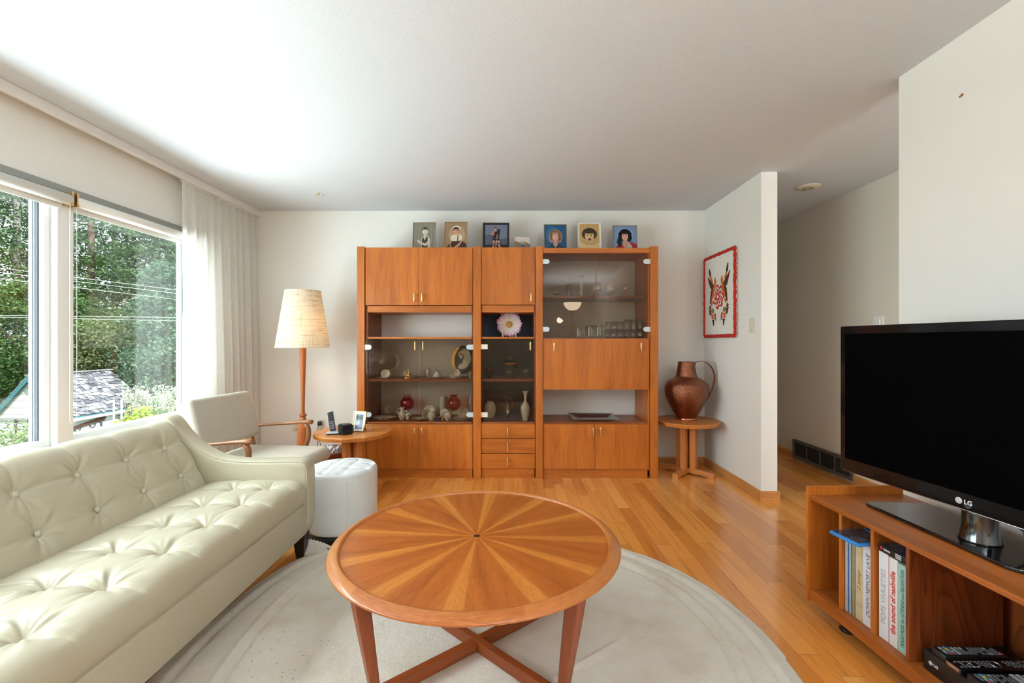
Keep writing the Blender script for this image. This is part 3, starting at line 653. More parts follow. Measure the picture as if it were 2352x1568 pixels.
ct = thing('coffee_table', 'round teak coffee table with sunburst veneer top in the centre of the rug', 'table', (TX, TY, 0))
MB().lathe([(0.0, TZ), (0.483, TZ), (0.483, TZ-0.014), (0, TZ-0.014)], (0, 0, 0), 128, smooth=False).build('tabletop', starmat(), ct, recalc=True)
MB().lathe([(0.483, TZ-0.014), (0.483, TZ), (0.4865, TZ+0.005), (0.491, TZ+0.009), (0.497, TZ+0.008), (0.512, TZ), (0.524, TZ-0.007), (0.527, TZ-0.011), (0.525, TZ-0.015), (0.51, TZ-0.022), (0.485, TZ-0.028), (0.47, TZ-0.03), (0.47, TZ-0.014), (0.483, TZ-0.014)], (0, 0, 0), 128).build('rim', rimmat(), ct, recalc=True)
LG_ = teak('table_leg_wood', 'z', (0.17, 0.035, 0.008), (0.36, 0.085, 0.02), 0.34); LGX = teak('table_stretcher_wood', 'x', (0.17, 0.035, 0.008), (0.36, 0.09, 0.022), 0.34)
ZR = 0.022
for a in (R(220), R(40), R(-43), R(137)):
    M = Matrix.Rotation(a, 4, 'Z'); r1, r0 = 0.458, 0.392; h1, h0 = 0.024, 0.0135
    def q(r, h, z): return [(r-h, -h, z), (r, -h*1.15, z), (r+h, -h*0.55, z), (r+h, h*0.55, z), (r, h*1.15, z), (r-h, h, z)]
    def q4(r, h, z): return [(r-h, -h, z), (r+h, -h, z), (r+h, h, z), (r-h, h, z)]
    vs = q4(r0, h0, ZR-0.004)+q4(r0+(r1-r0)*0.75, h1*0.97, 0.33)+q4(r1, h1*1.02, TZ-0.016)
    fs = [(3,2,1,0),(8,9,10,11)]
    for k in (0, 4):
        for i in range(4): fs.append((k+i, k+(i+1)%4, k+4+(i+1)%4, k+4+i))
    MB().add(vs, fs, False, M @ Matrix.Translation((0,0,0))).build('leg', LG_, ct, bevel=0.004)
for a, b in ((R(220), 0), (R(-43), 0.0008)):
    o_ = MB().box(-0.385, 0.385, -0.0145, 0.0145, 0.026, 0.067+b).build('stretcher', LGX, ct, bevel=0.002); o_.rotation_euler = (0, 0, a)
for a in (R(220), R(-43)):
    o_ = MB().box(-0.43, 0.43, -0.015, 0.015, TZ-0.04, TZ-0.0145).build('top_rail', LGX, ct, bevel=0.002); o_.rotation_euler = (0, 0, a)
# ------------------------------------------------------------------ wall unit (front plane at YF)
YF = 3.93; S = F/YF
def fx(x): return (x-1176)/S
def fz(y): return CH-(y-784)/S
YBK = 4.355
def at(px, D): return (px-1176)/F*D
def handle(x, z0, z1, y, parent, horiz=False):
    m = MB(); m.rbox(x-0.0055, x+0.0055, y-0.030, y-0.024, z0, z1, 0.002, 2)
    m.box(x-0.0045, x+0.0045, y-0.025, y, z1-0.014, z1-0.004); m.box(x-0.0045, x+0.0045, y-0.025, y, z0+0.004, z0+0.014); return m.build('handle', BRASS, parent, True)
G = 0.0012
units = []
def unit(name, label, x0, x1): 
    t = thing(name, label, 'cabinet', ((fx(x0)+fx(x1))/2, (YF+YBK)/2, 0)); return t
def frame(t, x0, x1, posts):
    # side panels
    for px0, px1 in posts:
        MB().box(fx(px0), fx(px1), YF-0.012, YF+0.02, 0, 1.999).build('post', TKZ, t, True, bevel=0.002)
def door(t, x0, x1, y0, y1, hs, name='door', mat=None):
    o = MB().box(fx(x0)+G, fx(x1)-G, YF, YF+0.018, fz(y1)+G, fz(y0)-G).build(name, mat or TKZ, t, True, bevel=0.0012)
    for (hx, h0, h1) in hs: handle(fx(hx), fz(h1), fz(h0), YF, o)
    return o
def gdoor(t, x0, x1, y0, y1, hinge_x, left, hz, hs, hm=HINGE, rnd=True):
    o = MB().box(fx(x0)+0.001, fx(x1)-0.001, YF+0.004, YF+0.009, fz(y1), fz(y0)).build('glass_door', SMOKE, t, True)
    for z in hz:
        w = 0.058; h = 0.021; m = MB(); zc = fz(z); xa = fx(hinge_x); d = 1 if left else -1
        pts = [(xa, zc-h), (xa+d*(w-h), zc-h)] + ([(xa+d*(w-h+h*math.sin(a)), zc-h*math.cos(a)) for a in [math.pi*k/10 for k in range(1, 10)]] if rnd else [(xa+d*w, zc-h), (xa+d*w, zc+h)]) + [(xa+d*(w-h), zc+h), (xa, zc+h)]
        m.prism(pts, 1, YF-0.003, YF+0.004).build('hinge_plate', hm, o, True, recalc=True)
    for (hx, h0, h1) in hs:
        m = MB(); m.box(fx(hx)-0.005, fx(hx)+0.005, YF-0.012, YF+0.004, fz(h1), fz(h0)); m.build('handle', BRASS, o, True, bevel=0.001)
def board(t, name, x0, x1, ya, yb_, z0, z1, mat=None, bev=0.001): return MB().box(x0, x1, ya, yb_, z0, z1).build(name, mat or TKX, t, True, bevel=bev)
PT = 0.018
ZA_sh = 0.852   # upper glass shelf
# --- section A
A = unit('wall_unit_cabinet', 'widest left section of the teak wall unit with glass doors over two cupboard doors', 817, 1083)
frame(A, 0, 0, [(817, 834)])
xa0, xa1 = fx(834), fx(1083)
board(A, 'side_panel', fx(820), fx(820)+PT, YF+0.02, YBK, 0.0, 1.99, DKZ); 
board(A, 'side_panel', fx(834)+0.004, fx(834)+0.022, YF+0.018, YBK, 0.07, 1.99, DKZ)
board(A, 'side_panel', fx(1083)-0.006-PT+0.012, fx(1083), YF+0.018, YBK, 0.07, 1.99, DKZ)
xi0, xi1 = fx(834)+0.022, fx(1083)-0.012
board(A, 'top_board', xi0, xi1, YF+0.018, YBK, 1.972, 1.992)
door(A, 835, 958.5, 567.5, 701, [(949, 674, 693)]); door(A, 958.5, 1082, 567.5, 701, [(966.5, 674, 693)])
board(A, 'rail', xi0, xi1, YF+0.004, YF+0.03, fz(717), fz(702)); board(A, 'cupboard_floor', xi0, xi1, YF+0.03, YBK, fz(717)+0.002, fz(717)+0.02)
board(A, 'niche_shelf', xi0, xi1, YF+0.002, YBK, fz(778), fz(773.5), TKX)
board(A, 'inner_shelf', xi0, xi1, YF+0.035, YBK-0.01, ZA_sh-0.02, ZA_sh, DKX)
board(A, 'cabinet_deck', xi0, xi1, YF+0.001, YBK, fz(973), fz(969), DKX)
DECK = fz(969)
gdoor(A, 835, 959, 779, 968, 834, True, (797, 952), [(949.5, 784, 804)]); gdoor(A, 959.5, 1082, 779, 968, 1083, False, (797, 952), [(968, 784, 804)])
door(A, 835, 958.5, 974, 1077, [(949.5, 982, 1001)]); door(A, 958.5, 1082, 974, 1077, [(966.5, 982, 1001)])
board(A, 'plinth', fx(838), fx(1081), YF+0.012, YF+0.03, 0, fz(1078)); 
GLB = pm('back_panel_grey', (0.40, 0.37, 0.34), 0.6)
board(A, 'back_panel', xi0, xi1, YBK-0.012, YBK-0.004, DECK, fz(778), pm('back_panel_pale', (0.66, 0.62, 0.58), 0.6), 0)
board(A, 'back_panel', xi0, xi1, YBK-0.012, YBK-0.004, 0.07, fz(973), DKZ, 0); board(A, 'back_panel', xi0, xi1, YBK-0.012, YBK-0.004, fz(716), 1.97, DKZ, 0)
MB().box(xi1-0.003, xi1, YF+0.2, YBK, fz(773), fz(717)).build('niche_lining', TKZ, A, True)
# --- section B
B = unit('wall_unit_cabinet', 'narrow middle section of the teak wall unit with three drawers', 1083, 1226)
frame(B, 0, 0, [(1083.5, 1101)])
bx0, bx1 = fx(1101)+0.002, fx(1226)-0.002
board(B, 'side_panel', fx(1101)-PT, fx(1101)+0.006, YF+0.02, YBK, 0.07, 1.99, DKZ); board(B, 'side_panel', fx(1226)-0.010, fx(1226), YF+0.02, YBK, 0.07, 1.99, DKZ)
bi0, bi1 = fx(1101)+0.006, fx(1226)-0.010
board(B, 'top_board', bi0, bi1, YF+0.018, YBK, 1.972, 1.992)
door(B, 1101.5, 1225, 567.5, 700, [(1215.5, 674, 693)])
board(B, 'rail', bi0, bi1, YF+0.004, YF+0.03, fz(717), fz(701)); board(B, 'cupboard_floor', bi0, bi1, YF+0.03, YBK, fz(717)+0.002, fz(717)+0.02)
board(B, 'niche_shelf', bi0, bi1, YF+0.002, YBK, fz(778), fz(773.5), TKX)
board(B, 'inner_shelf', bi0, bi1, YF+0.035, YBK-0.01, ZA_sh-0.02, ZA_sh, DKX); board(B, 'cabinet_deck', bi0, bi1, YF+0.001, YBK, fz(973), fz(969), DKX)
gdoor(B, 1102, 1225, 779, 968, 1101, True, (796, 952), [(1214.5, 785, 804)], CREAMH, False)
for (a, b) in ((973, 1006.5), (1007.5, 1040.5), (1041.5, 1076)):
    o = MB().box(fx(1101)+0.003, fx(1225), YF, YF+0.018, fz(b)+G, fz(a)-G).build('drawer', TKX, B, True, bevel=0.0012); handle(fx(1162), fz(a+27), fz(a+8), YF, o)
board(B, 'plinth', fx(1102), fx(1224), YF+0.012, YF+0.03, 0, fz(1077))
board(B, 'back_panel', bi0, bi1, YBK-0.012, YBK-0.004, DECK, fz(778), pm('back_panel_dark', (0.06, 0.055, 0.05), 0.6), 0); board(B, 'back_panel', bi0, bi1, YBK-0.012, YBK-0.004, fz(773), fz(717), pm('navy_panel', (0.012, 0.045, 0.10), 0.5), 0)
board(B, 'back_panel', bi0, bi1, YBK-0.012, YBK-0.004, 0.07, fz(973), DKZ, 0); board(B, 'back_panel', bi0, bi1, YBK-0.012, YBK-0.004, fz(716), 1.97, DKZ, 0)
# --- section C
C_ = unit('wall_unit_cabinet', 'right section of the teak wall unit with smoked glass cupboard above a drop-front desk', 1226, 1507)
frame(C_, 0, 0, [(1226.5, 1243), (1489, 1507)])
board(C_, 'side_panel', fx(1243)-PT, fx(1243)+0.002, YF+0.02, YBK, 0.07, 1.99, DKZ); board(C_, 'side_panel', fx(1489)-0.008-PT+0.008, fx(1489)-0.003, YF+0.006, YBK, 0.07, 1.985, TKZ)
board(C_, 'side_panel', fx(1505)-PT, fx(1505), YF+0.02, YBK, 0.0, 1.99, TKZ)
ci0, ci1 = fx(1243)+0.002, fx(1489)-0.021
board(C_, 'top_board', ci0, ci1+0.018, YF-0.004, YBK, fz(581), fz(569.5))
C1 = 1.577; CD = fz(776)
board(C_, 'inner_shelf', ci0, ci1, YF+0.035, YBK-0.01, C1-0.02, C1, DKX)
gdoor(C_, 1244, 1365, 582.5, 775, 1243, True, (600.5, 756), []); gdoor(C_, 1365.5, 1487.5, 582.5, 775, 1489, False, (600.5, 756), [])
board(C_, 'desk_top', ci0, ci1, YF+0.018, YBK, CD-0.02, CD, DKX)
door(C_, 1243.5, 1487.5, 777, 895, [(1268.5, 787, 807), (1467, 787, 807)], 'drop_front')
board(C_, 'desk_floor', ci0, ci1, YF+0.018, YBK, fz(895), fz(895)+0.018)
board(C_, 'cabinet_deck', ci0, ci1, YF+0.001, YBK, fz(973), fz(970), DKX)
door(C_, 1244, 1363, 973.5, 1077, [(1358, 981, 1001)]); door(C_, 1363, 1486.5, 973.5, 1077, [(1374.5, 980, 1000)])
board(C_, 'plinth', fx(1244), fx(1484), YF+0.012, YF+0.03, 0, fz(1078))
board(C_, 'back_panel', ci0, ci1, YBK-0.012, YBK-0.004, CD, fz(581), pm('back_panel_taupe', (0.62, 0.57, 0.52), 0.6), 0)
board(C_, 'back_panel', ci0, ci1, YBK-0.012, YBK-0.004, fz(895)+0.018, CD-0.02, DKZ, 0); board(C_, 'back_panel', ci0, ci1, YBK-0.012, YBK-0.004, 0.07, fz(973), DKZ, 0)
# ------------------------------------------------------------------ contents
def lat(mb, prof, x, y, z, seg=28, M=None): return mb.lathe(prof, (0, 0, 0), seg, Matrix.Translation((x, y, z)) @ (M or Matrix.Identity(4)))
CUP = [(0, 0.003), (0.016, 0.0), (0.018, 0.003), (0.030, 0.012), (0.040, 0.032), (0.043, 0.052), (0.041, 0.052), (0.037, 0.033), (0.027, 0.015), (0.0, 0.009)]
SAU = [(0, 0.004), (0.032, 0.0), (0.035, 0.004), (0.055, 0.010), (0.075, 0.016), (0.074, 0.018), (0.054, 0.013), (0.03, 0.008), (0, 0.008)]
def scl(p, k, kz=None): return [(r*k, z*(kz or k)) for r, z in p]
def cuphandle(mb, k, M):
    mb.tube([(0.040*k, 0, 0.042*k), (0.056*k, 0, 0.046*k), (0.062*k, 0, 0.032*k), (0.052*k, 0, 0.018*k), (0.034*k, 0, 0.016*k)], 0.0028*k, 8, M=M)
def saucer(px, D, z, lab, k=1.0, ky=1.0, mat=PORC, grp='saucers on the glass cabinet shelves'):
    x = at(px, D); m = MB().mat(mat); lat(m, scl(SAU, k), x, D, z, 32, Matrix.Diagonal((1, ky, 1, 1)))
    g = m.mat(GOLD); m.tube([(x+0.0745*k*math.cos(a), D+0.0745*k*ky*math.sin(a), z+0.0172*k) for a in [2*math.pi*i/40 for i in range(40)]], 0.0009, 6, True)
    return tag(m.build('saucer', None, recalc=True), lab, 'saucer', grp)
def cup(px, D, z, tilt, yaw, lab, k=1.0, mat=PORC, up=0.0):
    x = at(px, D); M = Matrix.Translation((x, D, z+up)) @ Matrix.Rotation(yaw, 4, 'Z') @ Matrix.Rotation(tilt, 4, 'X') 
    t = thing('tea_cup', lab, 'cup', (x, D, z)); m = MB(); m.M = Matrix.Translation((0, 0, 0)); m.lathe(scl(CUP, k), (0, 0, 0), 32, M); m.build('bowl', mat, t, True, recalc=True)
    h = MB(); cuphandle(h, k, M); h.build('handle', mat, t, True)
    g = MB(); g.tube([(0.042*k*math.cos(a), 0.042*k*math.sin(a), 0.052*k) for a in [2*math.pi*i/32 for i in range(32)]], 0.001*k, 6, True, M); g.build('gold_rim', GOLD, t, True); return t
def vase(name, px, D, z, prof, mat, lab, cat='vase', seg=32, extra=None, sx=1.0):
    x = at(px, D); m = MB(); m.mat(mat); lat(m, prof, x, D, z, seg, Matrix.Diagonal((sx, 1, 1, 1)))
    if extra: extra(m, x, D, z)
    o = m.build(name, None, recalc=(mat not in (CRYS, REDG, DKRED, GRNG, BLUG))); return tag(o, lab, cat)
def disc_plate(name, px, py, D, r, ry, lab, mats, tiltx=R(12), yaw=0):
    """plate standing on edge leaning back; local z is the plate axis towards the viewer"""
    x, y, z = P(px, py, D); M = Matrix.Translation((x, D, z)) @ Matrix.Rotation(yaw, 4, 'Z') @ Matrix.Rotation(R(90)-tiltx, 4, 'X') @ Matrix.Diagonal((1, ry/r, 1, 1))
    return M
# A, upper shelf
zA = ZA_sh; D1 = 4.10
t = thing('glass_platter', 'large round glass platter with gold leaf rim leaning behind the cups on the left', 'plate', (at(886, 4.28), 4.28, zA))
M = disc_plate('', 886, 829, 4.27, 0.118, 0.118, '', None, R(10))
MB().lathe([(0, 0.0), (0.08, 0.0), (0.112, 0.010), (0.116, 0.012), (0.114, 0.014), (0.08, 0.004), (0, 0.003)], (0, 0, 0), 48, M).build('plate', thin_glass('tinted_platter_glass', (0.80, 0.78, 0.68), 0.18, 0.4, 0.05, (1, 0.95, 0.8)), t, True)
g = MB(); g.tube([(0.115*math.cos(a), 0.115*math.sin(a), 0.013) for a in [2*math.pi*i/60 for i in range(60)]], 0.0014, 6, True, M)
for a in (R(5), R(75), R(150), R(215), R(290)):
    for k in range(-3, 4):
        b = a + k*0.075; rr = 0.112 + 0.005*math.sin(k*2.4); g.ball((rr*math.cos(b), rr*math.sin(b), 0.014), 0.0055-0.0006*abs(k), 8, (1, 1, 0.5), M)
g.build('gold_rim', GOLD, t, True)
saucer(882, 4.04, zA, 'white saucer under a tipped cup before the glass platter', 0.9); cup(883, 4.02, zA+0.012, R(62), R(8), 'white cup tipped towards the room on a saucer before the glass platter', 0.95, PORC, 0.012)
saucer(944, 4.16, zA, 'white saucer behind the small gold figurine', 0.85); cup(938, 4.16, zA+0.012, R(70), R(-30), 'white cup lying on its saucer behind the gold figurine', 0.9, FLORAL, 0.014)
t = thing('gold_figurine', 'small gold embracing figurine on a square gold base, upper left shelf', 'figurine', (at(933, 4.0), 4.0, zA))
x = at(933, 4.0); MB().rbox(x-0.022, x+0.022, 3.985, 4.015, zA, zA+0.013, 0.002, 2).build('base', GOLD, t, True)
f = MB(); 
for (dx, z, r, sz) in ((-0.007, 0.03, 0.009, 1.5), (-0.007, 0.052, 0.0075, 1.2), (-0.007, 0.067, 0.006, 1.1), (0.008, 0.028, 0.010, 1.7), (0.010, 0.05, 0.010, 1.3), (0.009, 0.066, 0.007, 1.0), (0.0, 0.045, 0.006, 1)): f.ball((x+dx, 4.0, zA+z), r, 12, (1, 0.8, sz))
f.build('figures', GOLD, t, True)
jug1 = [(0.0, 0.0), (0.014, 0.0), (0.012, 0.006), (0.020, 0.022), (0.023, 0.036), (0.018, 0.052), (0.010, 0.068), (0.008, 0.085), (0.010, 0.098), (0.009, 0.098), (0.006, 0.085), (0, 0.08)]
def jh(m, x, D, z): m.tube([(x+0.009, D, z+0.09), (x+0.024, D, z+0.088), (x+0.028, D, z+0.065), (x+0.020, D, z+0.045)], 0.0025, 8); m.tube([(x-0.007, D, z+0.092), (x-0.014, D, z+0.106)], [0.006, 0.002], 8)
vase('small_pitcher', 979, 4.22, zA, jug1, FLORAL, 'tiny slender floral pitcher at the middle of the upper left shelf', 'pitcher', extra=jh)
saucer(1000, 4.07, zA, 'white saucer with an upturned cup, right of the slim pitcher', 0.95)
vase('upturned_cup', 1000, 4.07, zA+0.012, [(0, 0.046), (0.013, 0.048), (0.014, 0.055), (0.012, 0.056), (0.012, 0.047), (0.026, 0.03), (0.038, 0.0), (0.036, 0.0), (0.024, 0.028), (0, 0.042)], PORC, 'white cup turned upside down with a dark foot ring', 'cup', extra=lambda m, x, D, z: (m.mat(BLACK), m.tube([(x+0.0135*math.cos(a), D+0.0135*math.sin(a), z+0.0555) for a in [2*math.pi*i/24 for i in range(24)]], 0.0022, 6, True)))
saucer(1042, 4.04, zA, 'white saucer below the cup with a curled handle', 1.05); cup(1040, 4.03, zA+0.014, R(58), R(18), 'white floral cup with curled handle tipped on its saucer near the dark oval plate', 1.0, FLORAL, 0.012)
# dark oval art plate
t = thing('art_plate', 'dark oval plate with a gold border leaning at the right end of the shelf', 'plate', (at(1058, 4.25), 4.25, zA))
M = disc_plate('', 1058, 826, 4.25, 0.105, 0.135, '', None, R(10), R(-8))
MB().lathe([(0, 0), (0.08, 0), (0.104, 0.010), (0.103, 0.013), (0.08, 0.004), (0, 0.003)], (0, 0, 0), 48, M).build('plate', pm('dark_lacquer', (0.025, 0.022, 0.02), 0.2, coat=0.5), t, True, recalc=True)
g = MB().mat(GOLD)
n = 22; vs = []
for i in range(n+1):
    a = R(100) + R(150)*i/n; w = 0.030*math.sin(math.pi*i/n)**0.6
    vs.append((0.101*math.cos(a), 0.101*math.sin(a), 0.0145)); vs.append(((0.101-w)*math.cos(a), (0.101-w)*math.sin(a), 0.0085))
g.add(vs, [(2*i, 2*i+2, 2*i+3, 2*i+1) for i in range(n)], True, M)
SK = pm('plate_peach', (0.6, 0.35, 0.22), 0.4); TN = pm('plate_tan', (0.5, 0.42, 0.27), 0.4); LT = pm('plate_cream', (0.7, 0.64, 0.5), 0.4)
def blob(m, mat, cx, cy, rx, ry, z, M, rot=0, n=18):
    m.mat(mat); m.add([(cx+rx*math.cos(a)*math.cos(rot)-ry*math.sin(a)*math.sin(rot), cy+rx*math.cos(a)*math.sin(rot)+ry*math.sin(a)*math.cos(rot), z) for a in [2*math.pi*i/n for i in range(n)]], [list(range(n))], False, M)
for (mt, cx, cy, rx, ry, z, ro) in ((TN, 0.045, -0.005, 0.042, 0.032, 0.0052, 0.5), (SK, 0.0, 0.055, 0.025, 0.014, 0.0054, -0.2), (SK, 0.035, 0.052, 0.014, 0.024, 0.0058, 0.3), (LT, 0.012, -0.045, 0.05, 0.022, 0.0056, 0.25), (LT, -0.012, 0.022, 0.012, 0.014, 0.006, 0), (LT, 0.025, -0.018, 0.017, 0.017, 0.0062, 0), (TN, 0.055, 0.02, 0.022, 0.03, 0.006, 0.9), (SK, -0.03, 0.04, 0.008, 0.022, 0.006, 0.4)): blob(g, mt, cx, cy, rx, ry, z+0.0005, M, ro)
g.build('painting', None, t, True)
t = thing('small_figurine', 'tiny green and cream figurine at the far right of the upper left shelf', 'figurine', (at(1077, 4.0), 4.0, zA)); x = at(1077, 4.0)
MB().lathe([(0, 0), (0.014, 0), (0.016, 0.01), (0.010, 0.03), (0.006, 0.045), (0, 0.05)], (x, 4.0, zA), 16).build('robe', pm('figurine_green', (0.22, 0.3, 0.08), 0.4, var=0.5, vscale=90), t, True, recalc=True)
MB().ball((x, 4.0, zA+0.055), 0.010, 12).build('head', LT, t, True)
# A, lower deck
zD = DECK
saucer(878, 4.06, zD, 'large oval white dish lying flat at the left of the lower glass shelf', 1.52, 0.75, FLORAL, 'flat dishes')
x0_ = vase('white_pitcher', 920, 4.05, zD, [(0, 0), (0.018, 0), (0.018, 0.005), (0.030, 0.022), (0.034, 0.042), (0.028, 0.062), (0.016, 0.078), (0.015, 0.092), (0.023, 0.108), (0.021, 0.108), (0.012, 0.092), (0, 0.085)], FLORAL, 'small white pitcher decorated with roses on the lower glass shelf', 'pitcher', extra=lambda m, x, D, z: m.tube([(x-0.02, D, z+0.1), (x-0.038, D, z+0.095), (x-0.042, D, z+0.07), (x-0.03, D, z+0.05)], 0.004, 8))
t = thing('silver_figurine', 'white and silver angel figurine beside the rose pitcher', 'figurine', (at(932, 4.04), 4.04, zD)); x = at(932, 4.04); f = MB()
for (dx, z, r, sx, sz) in ((0, 0.012, 0.016, 1, 0.8), (-0.004, 0.04, 0.013, 1, 1.5), (0.01, 0.055, 0.012, 1.4, 0.8), (-0.008, 0.078, 0.009, 1, 1), (0.022, 0.045, 0.008, 1.8, 0.7), (0.006, 0.025, 0.01, 1, 1.5)): f.ball((x+dx, 4.04, zD+z), r, 12, (sx, 0.8, sz))
f.build('body', pm('silvered_white', (0.7, 0.7, 0.68), 0.25, 0.4), t, True)
GOB = [(0, 0.0), (0.032, 0.0), (0.03, 0.004), (0.006, 0.010), (0.008, 0.018), (0.019, 0.030), (0.020, 0.042), (0.008, 0.055), (0.014, 0.060)] + [(0.063*math.cos(R(a)), 0.125+0.064*math.sin(R(a))) for a in (-62, -45, -28, -12, 5, 22, 38, 50, 58)] + [(0.031, 0.186), (0.031, 0.192), (0.037, 0.202)]
def gob(px, lab):
    t = thing('cranberry_vase', lab, 'vase', (at(px, 4.2), 4.2, zD), 0, 'cranberry glass vases'); x = at(px, 4.2)
    MB().lathe(GOB[8:], (x, 4.2, zD), 40).build('bowl', REDG, t, True); MB().lathe(GOB[:9], (x, 4.2, zD), 32).build('stem', CRYS, t, True); return t
gob(931.5, 'round cranberry red glass vase behind the left glass door'); gob(1039, 'round cranberry red glass vase behind the right glass door')
vase('standing_saucer', 889, 4.30, zD+0.052, [(0, 0)], CREAMP, 'x') if False else None
def stand_plate(px, D, z, r, lab, mat=PORC, yaw=0, tilt=R(14), k=1.0):
    x = at(px, D); M = Matrix.Translation((x, D, z+r*math.cos(tilt)+0.003)) @ Matrix.Rotation(yaw, 4, 'Z') @ Matrix.Rotation(R(90)-tilt, 4, 'X')
    m = MB().mat(mat); m.lathe([(0, 0), (r*0.5, 0), (r*0.97, 0.012), (r, 0.014), (r*0.98, 0.017), (r*0.5, 0.005), (0, 0.004)], (0, 0, 0), 36, M)
    m.mat(GOLD); m.tube([(r*0.99*math.cos(a), r*0.99*math.sin(a), 0.0158) for a in [2*math.pi*i/40 for i in range(40)]], 0.001, 6, True, M)
    return tag(m.build('display_plate', None, recalc=True), lab, 'plate')
stand_plate(889, 4.30, zD, 0.046, 'small cream plate standing at the back behind the flat oval dish', CREAMP)
stand_plate(983, 4.26, zD, 0.052, 'pale blue-white plate standing behind the tipped cup in the middle')
saucer(963, 4.05, zD, 'white floral saucer below the middle tipped cup', 1.0, 1.0, FLORAL); cup(971, 4.05, zD+0.02, R(74), R(38), 'gold-rimmed cup tipped on its side at the meeting of the glass doors', 1.05, CREAMP, 0.02)
GJ = [(0, 0), (0.017, 0), (0.019, 0.006), (0.033, 0.03), (0.036, 0.05), (0.028, 0.068), (0.021, 0.074), (0.023, 0.08), (0.021, 0.08), (0.018, 0.074), (0, 0.07)]
vase('ginger_jar', 987.5, 4.01, zD, GJ, CREAMP, 'small cream ginger jar left of the three tiny figures', 'jar')
vase('ginger_jar', 1024.5, 4.01, zD, scl(GJ, 0.88), FLORAL, 'small white flowered ginger jar right of the three tiny figures', 'jar')
for i, (px, c, lab) in enumerate(((997.5, (0.06, 0.06, 0.09), 'tiny dark-robed figure, leftmost of three'), (1005.5, (0.02, 0.06, 0.3), 'tiny blue-robed figure in the middle of three'), (1013.5, (0.65, 0.18, 0.03), 'tiny orange-robed figure, rightmost of three'))):
    x = at(px, 4.0); t = thing('small_figurine', lab, 'figurine', (x, 4.0, zD), 0, 'three tiny robed figures'); MB().lathe([(0, 0), (0.013, 0), (0.012, 0.012), (0.007, 0.028), (0, 0.03)], (x, 4.0, zD), 16).build('robe', pm('robe_%d' % i, c, 0.4), t, True, recalc=True)
    MB().ball((x, 4.0, zD+0.036), 0.008, 10).build('head', pm('orange_head_%d' % i, (0.6, 0.22, 0.06), 0.4), t, True)
stand_plate(1018, 4.12, zD, 0.042, 'gold-rimmed cream saucer standing behind the three tiny figures', FLORAL, R(-12))
saucer(1060, 4.04, zD, 'white saucer at the lower right, stacked lowest below the cup', 1.15); saucer(1062, 4.05, zD+0.016, 'smaller white saucer stacked on the lower right saucer', 1.0)
cup(1056, 4.04, zD+0.036, R(76), R(32), 'large gold-rimmed cup tipped on the stacked saucers, lower right', 1.1, CREAMP, 0.022); cup(1070, 4.18, zD+0.02, R(72), R(35), 'white cup tipped at the back right of the lower glass shelf', 0.95, PORC, 0.05)
saucer(1070, 4.2, zD, 'white saucer under the cup at the back right corner', 0.95)
vase('tall_jug', 1013, 4.30, zD, [(0, 0), (0.022, 0), (0.026, 0.05), (0.032, 0.09), (0.028, 0.14), (0.024, 0.165), (0.030, 0.185), (0.028, 0.185), (0.02, 0.16), (0, 0.14)], PORC, 'tall white jug at the back, left of the right red vase', 'jug', extra=lambda m, x, D, z: m.tube([(x+0.02, D, z+0.18), (x+0.055, D, z+0.175), (x+0.06, D, z+0.13), (x+0.028, D, z+0.09)], 0.004, 8))
vase('bud_vase', 1077, 4.27, zD, [(0, 0), (0.016, 0), (0.018, 0.03), (0.016, 0.1), (0.009, 0.17), (0.006, 0.188), (0.004, 0.188), (0, 0.17)], PORC, 'tall slim white vase in the back right corner of the lower glass shelf', 'vase')
# B niche: flower plate on feet
t = thing('flower_plate', 'pink and white flower-shaped plate on curved feet in the navy niche', 'plate', (at(1166, 4.15), 4.15, fz(773.5)))
Mx, My, Mz = P(1166, 745, 4.15); M = Matrix.Translation((Mx, 4.15, Mz)) @ Matrix.Rotation(R(80), 4, 'X')
def petal(u, v):
    a = 2*math.pi*u; rr = 0.113*v*(1+0.045*math.sin(9*a+1)*v+0.03*math.sin(23*a)*v*v); return (rr*math.cos(a), rr*math.sin(a), 0.016*v*v+0.004*math.sin(26*a)*v)
def petmat():
    tt = NT('pink_petals'); tc = tt.node('ShaderNodeTexCoord'); sp = tt.node('ShaderNodeVectorMath', operation='DISTANCE'); tt.l.new(tc.outputs['Object'], sp.inputs[0]); sp.inputs[1].default_value = (0, 0, Mz-fz(773.5)+0.0)
    n = tt.noise(tt.coords(), 40, 3); f = tt.math('ADD', tt.math('DIVIDE', sp.outputs['Value'], 0.115), tt.math('MULTIPLY', tt.math('SUBTRACT', n, 0.5), 0.25))
    tt.l.new(tt.ramp(f, [(0.0, (0.75, 0.5, 0.12)), (0.28, (0.85, 0.74, 0.5)), (0.55, (0.85, 0.78, 0.76)), (0.82, (0.78, 0.62, 0.66)), (0.97, (0.55, 0.18, 0.30))]), tt.b.inputs['Base Color']); tt.b.inputs['Roughness'].default_value = 0.25; tt.bump(n, 0.3, 0.01); return tt.m
MB().grid(220, 14, petal, M=M, closeu=True).build('petals', petmat(), t, True)
MB().lathe([(0.0, 0.008), (0.012, 0.008), (0.028, 0.006), (0.031, 0.002), (0.028, 0)], (0, 0, 0), 28, M).lathe([(0.010, 0.009), (0.013, 0.012), (0.016, 0.009)], (0, 0, 0), 20, M).build('flower_centre', pm('amber_centre', (0.55, 0.3, 0.08), 0.3), t, True)
